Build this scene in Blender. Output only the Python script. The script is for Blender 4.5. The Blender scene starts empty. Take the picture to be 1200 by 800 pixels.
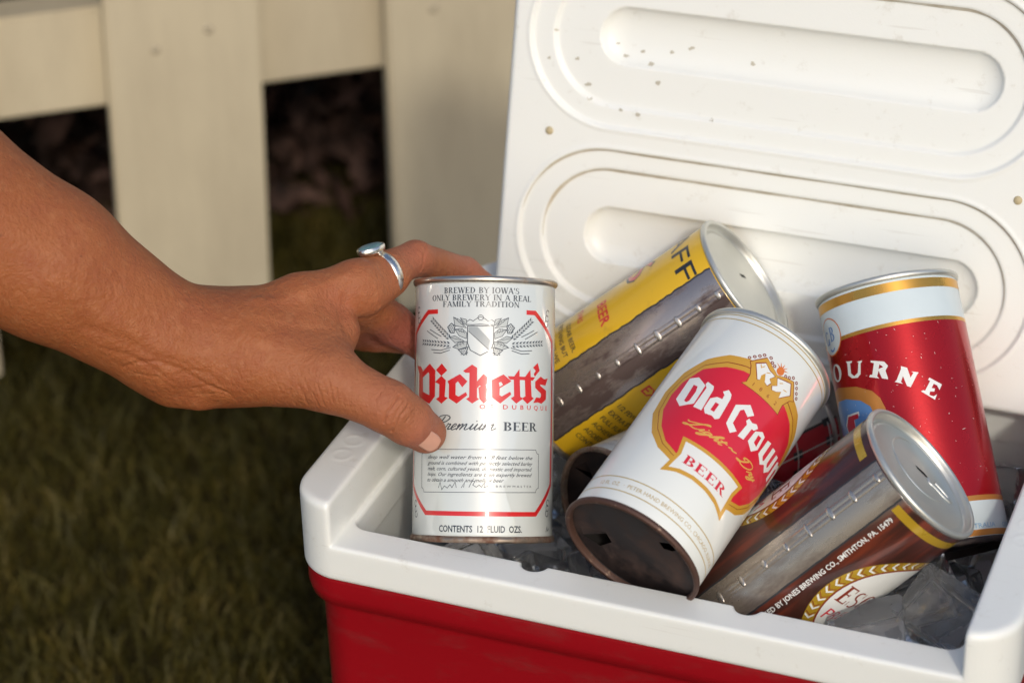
import bpy, bmesh, math, random
import numpy as np
from mathutils import Vector, Matrix
from mathutils.geometry import tessellate_polygon
random.seed(7)
R = math.radians
scene = bpy.context.scene
COL = scene.collection

# ------------------------------------------------------------------ camera
cam_d = bpy.data.cameras.new("camera")
cam_o = bpy.data.objects.new("camera", cam_d)
COL.objects.link(cam_o)
cam_o.matrix_world = Matrix(((0.9320, -0.1625, 0.3240, 0.4356),
                             (0.3617, 0.4736, -0.8030, -0.8492),
                             (-0.0229, 0.8656, 0.5002, 0.9536),
                             (0, 0, 0, 1)))
cam_d.sensor_width = 36
cam_d.lens = 89.16
cam_d.clip_start = 0.02
cam_d.clip_end = 500
cam_d.dof.use_dof = True
cam_d.dof.focus_distance = 1.145
cam_d.dof.aperture_fstop = 7.2
scene.camera = cam_o

# ------------------------------------------------------------------ sky, sun, exposure
SUN_EL = R(33)
SUN_DIR = Vector((0.53, -0.848, 0)).normalized()
SUN_AZ = math.atan2(SUN_DIR.x, SUN_DIR.y)          # clockwise from +Y
world = bpy.data.worlds.new("World")
scene.world = world
world.use_nodes = True
wn = world.node_tree.nodes
sky = wn.new("ShaderNodeTexSky")
sky.sky_type = 'NISHITA'
sky.sun_disc = False
sky.sun_elevation = SUN_EL
sky.sun_rotation = SUN_AZ
sky.air_density = 1.0
sky.dust_density = 2.5
bg = wn["Background"]
bg.inputs[1].default_value = 0.15
world.node_tree.links.new(sky.outputs[0], bg.inputs[0])
sun_d = bpy.data.lights.new("sun", 'SUN')
sun_o = bpy.data.objects.new("sun", sun_d)
COL.objects.link(sun_o)
sun_d.energy = 1.1
sun_d.angle = R(4.5)
sun_d.color = (1.0, 0.94, 0.83)
sv = Vector((SUN_DIR.x * math.cos(SUN_EL), SUN_DIR.y * math.cos(SUN_EL), math.sin(SUN_EL)))
sun_o.rotation_euler = sv.to_track_quat('Z', 'Y').to_euler()
sun_o.location = sv * 5
scene.view_settings.view_transform = 'Standard'
scene.view_settings.look = 'None'
scene.view_settings.exposure = 0.08
scene.view_settings.gamma = 1.0
scene.cycles.max_bounces = 26
scene.cycles.transmission_bounces = 26
scene.cycles.caustics_reflective = True
scene.cycles.caustics_refractive = True
scene.cycles.blur_glossy = 0.6
scene.cycles.sample_clamp_indirect = 4.0

# ------------------------------------------------------------------ helpers
def tag(o, label=None, cat=None, group=None, kind=None):
    if label: o['label'] = label
    if cat: o['category'] = cat
    if group: o['group'] = group
    if kind: o['kind'] = kind
    return o

def empty(name, mat=None):
    o = bpy.data.objects.new(name, None)
    o.empty_display_size = 0.02
    COL.objects.link(o)
    if mat is not None: o.matrix_world = mat
    return o

def link(name, me, mat=None, parent=None, smooth=True):
    o = bpy.data.objects.new(name, me)
    COL.objects.link(o)
    if parent is not None: o.parent = parent
    if mat is not None and len(me.materials) == 0: me.materials.append(mat)
    if smooth and len(me.polygons): me.polygons.foreach_set('use_smooth', [True] * len(me.polygons))
    return o

def from_bm(name, bm, mat, parent=None, smooth=True, auto=None):
    me = bpy.data.meshes.new(name)
    bm.normal_update()
    bm.to_mesh(me); bm.free()
    o = link(name, me, mat, parent, smooth)
    if auto is not None and smooth:
        me.set_sharp_from_angle(angle=R(auto))
    return o

def from_arrays(name, V, F, mat, parent=None, smooth=True):
    me = bpy.data.meshes.new(name)
    V = np.asarray(V, dtype=np.float32); F = np.asarray(F, dtype=np.int32)
    me.vertices.add(len(V)); me.vertices.foreach_set('co', V.ravel())
    n = F.shape[1]
    me.loops.add(F.size); me.loops.foreach_set('vertex_index', F.ravel())
    me.polygons.add(len(F)); me.polygons.foreach_set('loop_start', np.arange(len(F), dtype=np.int32) * n)
    me.update(calc_edges=True); me.validate()
    return link(name, me, mat, parent, smooth)

def add_box(bm, c, s, rot=None):
    M = Matrix.Translation(c)
    if rot is not None: M = M @ rot.to_4x4()
    M = M @ Matrix.Diagonal((s[0], s[1], s[2], 1))
    return bmesh.ops.create_cube(bm, size=1, matrix=M)['verts']

def lathe(profile, seg=96, close=False):
    """profile: list of (r, z) in mm, open or closed loop -> bmesh"""
    bm = bmesh.new(); rings = []
    for r, z in profile:
        if r < 1e-6: rings.append([bm.verts.new((0, 0, z))])
        else: rings.append([bm.verts.new((r * math.cos(2 * math.pi * i / seg), r * math.sin(2 * math.pi * i / seg), z)) for i in range(seg)])
    pairs = list(zip(rings, rings[1:])) + ([(rings[-1], rings[0])] if close else [])
    for a, b in pairs:
        for i in range(seg):
            j = (i + 1) % seg
            if len(a) == 1 and len(b) == 1: continue
            if len(a) == 1: bm.faces.new((a[0], b[j], b[i]))
            elif len(b) == 1: bm.faces.new((a[i], a[j], b[0]))
            else: bm.faces.new((a[i], a[j], b[j], b[i]))
    bmesh.ops.recalc_face_normals(bm, faces=bm.faces)
    return bm

# ---- materials
def new_mat(name):
    m = bpy.data.materials.new(name); m.use_nodes = True
    return m, m.node_tree.nodes, m.node_tree.links, m.node_tree.nodes["Principled BSDF"]

def plain(name, col, rough=0.5, metal=0.0, coat=0.0, coat_rough=0.08, coat_ior=1.5, var=0.06, scale=60.0, bump=0.0, bscale=300.0, spec=0.5, sss=0.0):
    """base colour with gentle mottling, roughness variation and fine relief"""
    m, N, L, P = new_mat(name)
    tc = N.new("ShaderNodeTexCoord")
    nz = N.new("ShaderNodeTexNoise"); nz.inputs['Scale'].default_value = scale; nz.inputs['Detail'].default_value = 6
    L.new(tc.outputs['Object'], nz.inputs['Vector'])
    mx = N.new("ShaderNodeMix"); mx.data_type = 'RGBA'
    mx.inputs['A'].default_value = (*[c * (1 - var) for c in col], 1)
    mx.inputs['B'].default_value = (*[min(1, c * (1 + var)) for c in col], 1)
    L.new(nz.outputs['Fac'], mx.inputs['Factor'])
    L.new(mx.outputs['Result'], P.inputs['Base Color'])
    mr = N.new("ShaderNodeMapRange")
    mr.inputs['To Min'].default_value = max(0.02, rough - 0.08); mr.inputs['To Max'].default_value = min(1, rough + 0.08)
    L.new(nz.outputs['Fac'], mr.inputs['Value']); L.new(mr.outputs['Result'], P.inputs['Roughness'])
    P.inputs['Metallic'].default_value = metal
    P.inputs['Specular IOR Level'].default_value = spec
    P.inputs['Coat Weight'].default_value = coat
    P.inputs['Coat Roughness'].default_value = coat_rough; P.inputs['Coat IOR'].default_value = coat_ior
    if sss:
        P.inputs['Subsurface Weight'].default_value = sss
        P.inputs['Subsurface Radius'].default_value = (0.012, 0.006, 0.003); P.inputs['Subsurface Scale'].default_value = 1.0
    if bump:
        n2 = N.new("ShaderNodeTexNoise"); n2.inputs['Scale'].default_value = bscale; n2.inputs['Detail'].default_value = 4
        L.new(tc.outputs['Object'], n2.inputs['Vector'])
        b = N.new("ShaderNodeBump"); b.inputs['Strength'].default_value = bump; b.inputs['Distance'].default_value = 0.0006
        L.new(n2.outputs['Fac'], b.inputs['Height']); L.new(b.outputs['Normal'], P.inputs['Normal'])
    return m

def spotted(name, base, spot, scale, lo, hi, rough=0.4, rough2=0.7, metal=0.0, metal2=0.0, coat=0.0, bump=0.15, stretch=(1, 1, 1), detail=8):
    """two-tone worn surface: noise-thresholded patches of the second colour"""
    m, N, L, P = new_mat(name)
    tc = N.new("ShaderNodeTexCoord"); mp = N.new("ShaderNodeMapping"); mp.inputs['Scale'].default_value = stretch
    L.new(tc.outputs['Object'], mp.inputs['Vector'])
    nz = N.new("ShaderNodeTexNoise"); nz.inputs['Scale'].default_value = scale; nz.inputs['Detail'].default_value = detail
    nz.inputs['Roughness'].default_value = 0.65
    L.new(mp.outputs['Vector'], nz.inputs['Vector'])
    mr = N.new("ShaderNodeMapRange"); mr.inputs['From Min'].default_value = lo; mr.inputs['From Max'].default_value = hi
    L.new(nz.outputs['Fac'], mr.inputs['Value'])
    mx = N.new("ShaderNodeMix"); mx.data_type = 'RGBA'
    mx.inputs['A'].default_value = (*base, 1); mx.inputs['B'].default_value = (*spot, 1)
    L.new(mr.outputs['Result'], mx.inputs['Factor']); L.new(mx.outputs['Result'], P.inputs['Base Color'])
    for key, a, b in (('Roughness', rough, rough2), ('Metallic', metal, metal2)):
        q = N.new("ShaderNodeMapRange"); q.inputs['To Min'].default_value = a; q.inputs['To Max'].default_value = b
        L.new(mr.outputs['Result'], q.inputs['Value']); L.new(q.outputs['Result'], P.inputs[key])
    P.inputs['Coat Weight'].default_value = coat; P.inputs['Coat Roughness'].default_value = 0.1
    if bump:
        b = N.new("ShaderNodeBump"); b.inputs['Strength'].default_value = bump; b.inputs['Distance'].default_value = 0.0005
        L.new(nz.outputs['Fac'], b.inputs['Height']); L.new(b.outputs['Normal'], P.inputs['Normal'])
    return m

# ---- implicit surfaces: distance grids meshed with surface nets
class Field:
    def __init__(s, lo, hi, h):
        s.lo = np.array(lo, np.float32); s.h = h
        s.n = np.ceil((np.array(hi) - s.lo) / h).astype(int) + 1
        s.F = np.full(s.n, 1.0, np.float32)
    def box(s, a, b):
        i0 = np.maximum(0, np.floor((np.array(a) - s.lo) / s.h).astype(int)); i1 = np.minimum(s.n, np.ceil((np.array(b) - s.lo) / s.h).astype(int) + 1)
        sl = tuple(slice(p, q) for p, q in zip(i0, i1))
        g = [(s.lo[k] + s.h * np.arange(i0[k], i1[k])).astype(np.float32) for k in range(3)]
        return sl, g[0][:, None, None], g[1][None, :, None], g[2][None, None, :]
    def cone(s, a, b, k):
        a, ra = np.array(a[:3]), a[3] * .001; b, rb = np.array(b[:3]), b[3] * .001; k *= .001
        pad = max(ra, rb) + 2.2 * k + .004
        sl, x, y, z = s.box(np.minimum(a, b) - pad, np.maximum(a, b) + pad)
        d = b - a; L2 = float(d @ d)
        t = ((x - a[0]) * d[0] + (y - a[1]) * d[1] + (z - a[2]) * d[2]) / L2
        t = np.clip(t, 0, 1)
        q = np.sqrt((x - a[0] - t * d[0]) ** 2 + (y - a[1] - t * d[1]) ** 2 + (z - a[2] - t * d[2]) ** 2) - (ra + (rb - ra) * t)
        f = s.F[sl]; h = np.maximum(k - np.abs(f - q), 0) / k
        s.F[sl] = np.minimum(f, q) - h * h * k * .25
    def mesh(s):
        F = s.F; I = F < 0; lo, h = s.lo, s.h
        c = I[:-1, :-1, :-1].astype(np.uint8)
        for dx, dy, dz in ((1,0,0),(0,1,0),(1,1,0),(0,0,1),(1,0,1),(0,1,1),(1,1,1)):
            c = c + I[dx:I.shape[0]-1+dx, dy:I.shape[1]-1+dy, dz:I.shape[2]-1+dz]
        cells = np.argwhere((c > 0) & (c < 8))
        idx = np.full(c.shape, -1, np.int32); idx[tuple(cells.T)] = np.arange(len(cells))
        cor = np.array([(i & 1, (i >> 1) & 1, (i >> 2) & 1) for i in range(8)])
        val = np.stack([F[cells[:, 0] + o[0], cells[:, 1] + o[1], cells[:, 2] + o[2]] for o in cor], 1)
        acc = np.zeros((len(cells), 3), np.float32); cnt = np.zeros(len(cells), np.float32)
        for i in range(8):
            for bit in (1, 2, 4):
                if i & bit: continue
                j = i | bit; a, b = val[:, i], val[:, j]; m = (a < 0) != (b < 0)
                t = np.where(m, a / np.where(m, a - b, 1), 0)[:, None]
                acc += np.where(m[:, None], cor[i] + t * (cor[j] - cor[i]), 0); cnt += m
        V = lo + h * (cells + acc / cnt[:, None])
        quads = []
        for ax in range(3):
            A = np.moveaxis(I, ax, 0); e = A[:-1] != A[1:]
            p = np.argwhere(e); u, w = (ax + 1) % 3, (ax + 2) % 3
            full = np.zeros((len(p), 3), int); full[:, ax] = p[:, 0]; rest = [k for k in range(3) if k != ax]
            full[:, rest[0]] = p[:, 1]; full[:, rest[1]] = p[:, 2]
            ok = (full[:, u] > 0) & (full[:, w] > 0) & (full[:, u] < c.shape[u]) & (full[:, w] < c.shape[w]) & (full[:, ax] < c.shape[ax])
            full = full[ok]; ins = I[tuple(full.T)]
            def at(du, dw):
                q = full.copy(); q[:, u] -= du; q[:, w] -= dw; return idx[tuple(q.T)]
            Q = np.stack([at(0, 0), at(1, 0), at(1, 1), at(0, 1)], 1)
            Q[~ins] = Q[~ins][:, ::-1]
            quads.append(Q)
        Q = np.concatenate(quads); Q = Q[(Q >= 0).all(1)]
        return V, Q

def rrect(x, y, x0, x1, y0, y1, r):
    qx = np.abs(x - (x0 + x1) / 2) - ((x1 - x0) / 2 - r); qy = np.abs(y - (y0 + y1) / 2) - ((y1 - y0) / 2 - r)
    return np.sqrt(np.maximum(qx, 0) ** 2 + np.maximum(qy, 0) ** 2) + np.minimum(np.maximum(qx, qy), 0) - r
def smax(a, b, k):
    h = np.maximum(k - np.abs(a - b), 0) / k
    return np.maximum(a, b) + h * h * k * .25
# ================================================================== COOLER
M_white = None
def white_plastic():
    m, N, L, P = new_mat("moulded_white_plastic")
    tc = N.new("ShaderNodeTexCoord")
    n1 = N.new("ShaderNodeTexNoise"); n1.inputs['Scale'].default_value = 9; n1.inputs['Detail'].default_value = 5
    n2 = N.new("ShaderNodeTexNoise"); n2.inputs['Scale'].default_value = 95; n2.inputs['Detail'].default_value = 6; n2.inputs['Roughness'].default_value = .7
    n3 = N.new("ShaderNodeTexNoise"); n3.inputs['Scale'].default_value = 900
    for n in (n1, n2, n3): L.new(tc.outputs['Object'], n.inputs['Vector'])
    a = N.new("ShaderNodeMix"); a.data_type = 'RGBA'
    a.inputs['A'].default_value = (.775, .785, .745, 1); a.inputs['B'].default_value = (.80, .815, .785, 1)
    L.new(n1.outputs['Fac'], a.inputs['Factor'])
    r = N.new("ShaderNodeMapRange"); r.inputs['From Min'].default_value = .60; r.inputs['From Max'].default_value = .80
    r.inputs['To Max'].default_value = .42
    L.new(n2.outputs['Fac'], r.inputs['Value'])
    # hairline scratches: stretched noise, thresholded thin
    mp = N.new("ShaderNodeMapping"); mp.inputs['Rotation'].default_value = (.3, .5, .7); mp.inputs['Scale'].default_value = (18, 420, 420)
    L.new(tc.outputs['Object'], mp.inputs['Vector']); sc = N.new("ShaderNodeTexNoise"); sc.inputs['Scale'].default_value = 1; sc.inputs['Detail'].default_value = 1
    L.new(mp.outputs['Vector'], sc.inputs['Vector'])
    sr = N.new("ShaderNodeMapRange"); sr.inputs['From Min'].default_value = .72; sr.inputs['From Max'].default_value = .78; sr.inputs['To Max'].default_value = .22; L.new(sc.outputs['Fac'], sr.inputs['Value'])
    a2 = N.new("ShaderNodeMix"); a2.data_type = 'RGBA'; a2.inputs['B'].default_value = (.45, .42, .36, 1); L.new(a.outputs['Result'], a2.inputs['A']); L.new(sr.outputs['Result'], a2.inputs['Factor']); a = a2
    b = N.new("ShaderNodeMix"); b.data_type = 'RGBA'; b.inputs['B'].default_value = (.42, .37, .28, 1)
    L.new(a.outputs['Result'], b.inputs['A']); L.new(r.outputs['Result'], b.inputs['Factor'])
    L.new(b.outputs['Result'], P.inputs['Base Color'])
    P.inputs['Roughness'].default_value = .38
    P.inputs['Subsurface Weight'].default_value = .08
    P.inputs['Subsurface Radius'].default_value = (.006, .005, .004); P.inputs['Subsurface Scale'].default_value = 1
    bp = N.new("ShaderNodeBump"); bp.inputs['Strength'].default_value = .12; bp.inputs['Distance'].default_value = .0004
    L.new(n3.outputs['Fac'], bp.inputs['Height']); L.new(bp.outputs['Normal'], P.inputs['Normal'])
    return m
M_white = white_plastic()
M_red = spotted("red_plastic_shell", (.28, .003, .008), (.23, .010, .012), 34, .52, .74, rough=.36, rough2=.62, bump=.10, stretch=(1, 1, 3))
M_tan = plain("tan_plastic_edge", (.50, .42, .31), rough=.6, scale=40)  # even tan for the lid shell, darker than the white panel
M_stain = plain("grime", (.47, .44, .36), rough=.8, scale=200, var=.2)

X0, X1, YF, YB = -.0205, .3115, 0.0, .246
ZR, ZL, ZW = .3227, .300, .2804
cooler = tag(empty("cooler"), "red picnic cooler with white rim and open white lid, full of ice and cans", "cooler")

def loft(loops, cap=True, flip=False):
    bm = bmesh.new(); rings = []
    for lp in loops: rings.append([bm.verts.new(p) for p in lp])
    n = len(rings[0])
    for a, b in zip(rings, rings[1:]):
        for i in range(n): bm.faces.new((a[i], a[(i + 1) % n], b[(i + 1) % n], b[i]))
    if cap: bm.faces.new(rings[-1])
    bmesh.ops.recalc_face_normals(bm, faces=bm.faces)
    if flip: bmesh.ops.reverse_faces(bm, faces=bm.faces)
    return bm
def rr_loop(x0, x1, y0, y1, r, z, n=10):
    out = []
    for cx, cy, a0 in ((x1 - r, y1 - r, 0), (x0 + r, y1 - r, 90), (x0 + r, y0 + r, 180), (x1 - r, y0 + r, 270)):
        for i in range(n + 1):
            a = R(a0 + 90 * i / n); out.append((cx + r * math.cos(a), cy + r * math.sin(a), z))
    return out
def inset(d, z, r=.022): return rr_loop(X0 + d, X1 - d, YF + d, YB - d, max(.004, r - d * .5), z)
# red shell: lip, step and slightly tapering body
from_bm("body", loft([inset(.004, .2812), inset(.0012, .2800), inset(.0010, .2720), inset(.0022, .2662), inset(.0060, .2634), inset(.0066, .2610),
        inset(.0072, .20), inset(.0088, .10), inset(.0105, .014), inset(.0145, .004), inset(.02, .0005)]), M_red, cooler, auto=50)
# white collar: two raised end ridges joined by lower front and back ledges
f = Field((-.027, -.006, .272), (.318, .252, .330), .0009)
sl, x, y, z = f.box((-1, -1, -1), (1, 1, 1))
outer = smax(rrect(x, y, X0, X1, YF, YB, .022), np.abs(z - (ZR + ZW) / 2) - (ZR - ZW) / 2, .004)
gap = np.maximum(np.abs(x - .146) - .1445, ZL - z)
body = smax(outer, -gap, .0022)
hole = rrect(x, y, .0042, .2863, .0185, .2160, .007) + 0 * z
for nx, nr, ny in ((.0935, .0062, .0195), (.1925, .0058, .0195)):
    hole = np.minimum(hole, np.sqrt((x - nx) ** 2 + (y - ny) ** 2) - nr + 0 * z)
body = smax(body, -hole, .0018)
# faint moulding rings on the ridge tops
for rx, ry in ((-.0098, .0405), (-.0096, .0535), (.3000, .074), (.3002, .087)):
    q = np.sqrt((np.sqrt((x - rx) ** 2 + (y - ry) ** 2) - .0045) ** 2 + (z - ZR + .0003) ** 2) - .0007
    body = np.minimum(body, q)
f.F = body.astype(np.float32)
V, Q = f.mesh()
from_arrays("collar", V, Q, M_white, cooler)
# liner
from_bm("liner", loft([rr_loop(.0040, .2865, .0182, .2163, .007, .2822), rr_loop(.0036, .2869, .0178, .2167, .009, .27), rr_loop(.008, .282, .022, .2130, .014, .10), rr_loop(.012, .278, .026, .210, .02, .058),
                       rr_loop(.02, .27, .034, .202, .02, .052)], flip=True), M_white, cooler, auto=60)
# lid: pressed inner panel with two stadium pans, each with a channel
TH = math.atan(.275)
LM = Matrix(((1, 0, 0, 0), (0, -math.cos(TH), math.sin(TH), .194), (0, math.sin(TH), math.cos(TH), .300), (0, 0, 0, 1)))
# lid axes: x, outward normal, up
LM = Matrix(((1, 0, 0, 0), (0, math.sin(TH), -math.cos(TH), .194), (0, math.cos(TH), math.sin(TH), .300), (0, 0, 0, 1)))
lid = empty("lid"); lid.parent = cooler; lid.matrix_local = LM
nx, ns = 330, 260
lx = np.linspace(.0019, .2835, nx); ls = np.linspace(.010, .2215, ns)
GX, GS = np.meshgrid(lx, ls, indexing='ij')
def stadium(cx, cs, halfw, r):
    q = np.maximum(np.abs(GX - cx) - (halfw - r), 0); return np.sqrt(q * q + (GS - cs) ** 2) - r
def step(d, w): t = np.clip(.5 - d / w, 0, 1); return t * t * (3 - 2 * t)
H = np.zeros_like(GX)
for cs, dx in ((.0650, 0), (.1652, -.0012)):
    H -= .0016 * step(stadium(.1427 + dx, cs, .1290, .0443), .0017)
    H += .0005 * np.exp(-(stadium(.1427 + dx, cs, .1290, .0443) - .0012) ** 2 / (2 * .0007 ** 2))
    H -= .0019 * step(stadium(.1425 + dx, cs, .1170, .0343), .0020)
    d = stadium(.1468 - dx * .2, cs + .0010, .0990, .0138)
    H -= .0056 * np.sqrt(np.clip(1 - ((np.clip(d, -.0138, .001) + .0138) / .0142) ** 2.4, 0, 1)) * (d < .0006)
ed = np.minimum(np.minimum(GX - lx[0], lx[-1] - GX), np.minimum(GS - ls[0], ls[-1] - GS))
H -= .0022 * (1 - np.clip(ed / .0030, 0, 1)) ** 2
V = np.stack([GX, GS, H], -1).reshape(-1, 3)
ii = np.arange(nx * ns).reshape(nx, ns)
Fq = np.stack([ii[:-1, :-1], ii[1:, :-1], ii[1:, 1:], ii[:-1, 1:]], -1).reshape(-1, 4)
# turned-back edge
border = list(ii[:, 0]) + list(ii[-1, 1:]) + list(ii[-2::-1, -1]) + list(ii[0, -2:0:-1])
nb = len(border); bv = V[border].copy(); bv[:, 2] = -.0145
V = np.concatenate([V, bv]); off = nx * ns
Fb = np.array([[border[(k + 1) % nb], border[k], off + k, off + (k + 1) % nb] for k in range(nb)])
panel = from_arrays("inner_panel", V, np.concatenate([Fq, Fb]), M_white, lid)
bm = bmesh.new()
vs = add_box(bm, (.1427, .11575, -.0310), (.2880, .2180, .034))
bmesh.ops.bevel(bm, geom=list(bm.edges), offset=.003, segments=3, affect='EDGES')
from_bm("lid_shell", bm, M_tan, lid, auto=40)
for px, ps in ((.0256, .1149), (.2605, .1139)):
    bm = lathe([(0, .0009), (.0017, .0008), (.0021, .0001), (.0021, -.0012)], 24)
    o = from_bm("plug", bm, plain("tan_plug", (.48, .40, .24), rough=.6), lid); o.location = (px, ps, 0)
# scuffs and grime specks left on the lid panel
sp = bmesh.new()
for px, ps, r in ((.068, .1590, .0011), (.0735, .1540, .0018), (.083, .1605, .0012), (.0600, .1560, .0012), (.0925, .1635, .0014), (.124, .1600, .0012), (.079, .1455, .0016), (.0360, .1520, .0012), (.0430, .1400, .0016),
                  (.0615, .1300, .0012), (.070, .1290, .0013), (.0245, .1650, .0008), (.108, .1310, .0010), (.0445, .1330, .0012), (.022, .151, .0009), (.055, .1615, .0009)):
    i = int(np.argmin(abs(lx - px))); j = int(np.argmin(abs(ls - ps)))
    k = random.randint(6, 9); c = []
    for t in range(k):
        a = 2 * math.pi * t / k + random.uniform(-.3, .3); rr = r * random.uniform(.4, 1.35)
        qx, qs = px + rr * math.cos(a) * 1.25, ps + rr * math.sin(a) * .8
        hh = H[int(np.argmin(abs(lx - qx))), int(np.argmin(abs(ls - qs)))]
        c.append(sp.verts.new((qx, qs, hh + .00025)))
    sp.faces.new(c)
bmesh.ops.recalc_face_normals(sp, faces=sp.faces)
tag(from_bm("grime_specks", sp, M_stain, lid), kind="stuff")
# brownish dirt and painted-in shade along the upper mould lines of the pans
M_line = spotted("mould_line_dirt_and_shade", (.50, .44, .34), (.66, .63, .55), 60, .40, .65, rough=.7, rough2=.6, bump=.1)
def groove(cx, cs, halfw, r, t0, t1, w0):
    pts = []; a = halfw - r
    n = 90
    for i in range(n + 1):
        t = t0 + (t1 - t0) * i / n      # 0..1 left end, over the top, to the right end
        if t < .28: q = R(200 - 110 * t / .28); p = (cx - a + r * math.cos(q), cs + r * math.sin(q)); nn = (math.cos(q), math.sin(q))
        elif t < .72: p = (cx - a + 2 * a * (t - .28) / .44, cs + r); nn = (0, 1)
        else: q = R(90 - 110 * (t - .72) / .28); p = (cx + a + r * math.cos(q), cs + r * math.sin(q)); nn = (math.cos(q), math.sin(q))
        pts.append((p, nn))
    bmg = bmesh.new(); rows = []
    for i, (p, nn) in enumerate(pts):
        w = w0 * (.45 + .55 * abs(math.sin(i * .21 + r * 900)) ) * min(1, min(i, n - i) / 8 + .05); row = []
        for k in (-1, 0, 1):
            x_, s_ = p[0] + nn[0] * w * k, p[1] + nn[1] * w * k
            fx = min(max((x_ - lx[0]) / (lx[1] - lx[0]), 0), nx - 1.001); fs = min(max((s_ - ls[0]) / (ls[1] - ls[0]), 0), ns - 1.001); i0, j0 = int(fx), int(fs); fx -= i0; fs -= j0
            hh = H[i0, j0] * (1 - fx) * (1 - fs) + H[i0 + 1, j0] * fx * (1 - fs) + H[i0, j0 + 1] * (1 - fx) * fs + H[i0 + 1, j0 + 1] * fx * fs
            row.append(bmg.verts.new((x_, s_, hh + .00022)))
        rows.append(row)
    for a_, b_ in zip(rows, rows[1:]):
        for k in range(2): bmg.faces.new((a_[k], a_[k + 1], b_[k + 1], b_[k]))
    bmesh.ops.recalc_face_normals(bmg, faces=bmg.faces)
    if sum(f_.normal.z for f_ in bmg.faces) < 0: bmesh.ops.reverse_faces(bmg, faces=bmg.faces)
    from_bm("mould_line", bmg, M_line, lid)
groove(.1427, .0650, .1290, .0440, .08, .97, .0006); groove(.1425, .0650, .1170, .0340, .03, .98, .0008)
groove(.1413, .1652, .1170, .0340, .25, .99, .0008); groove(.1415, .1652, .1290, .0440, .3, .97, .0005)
bm = bmesh.new(); add_box(bm, (.146, .2365, .2990), (.20, .012, .012)); bmesh.ops.bevel(bm, geom=list(bm.edges), offset=.003, segments=2, affect='EDGES')
from_bm("hinge", bm, M_white, cooler)
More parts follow.
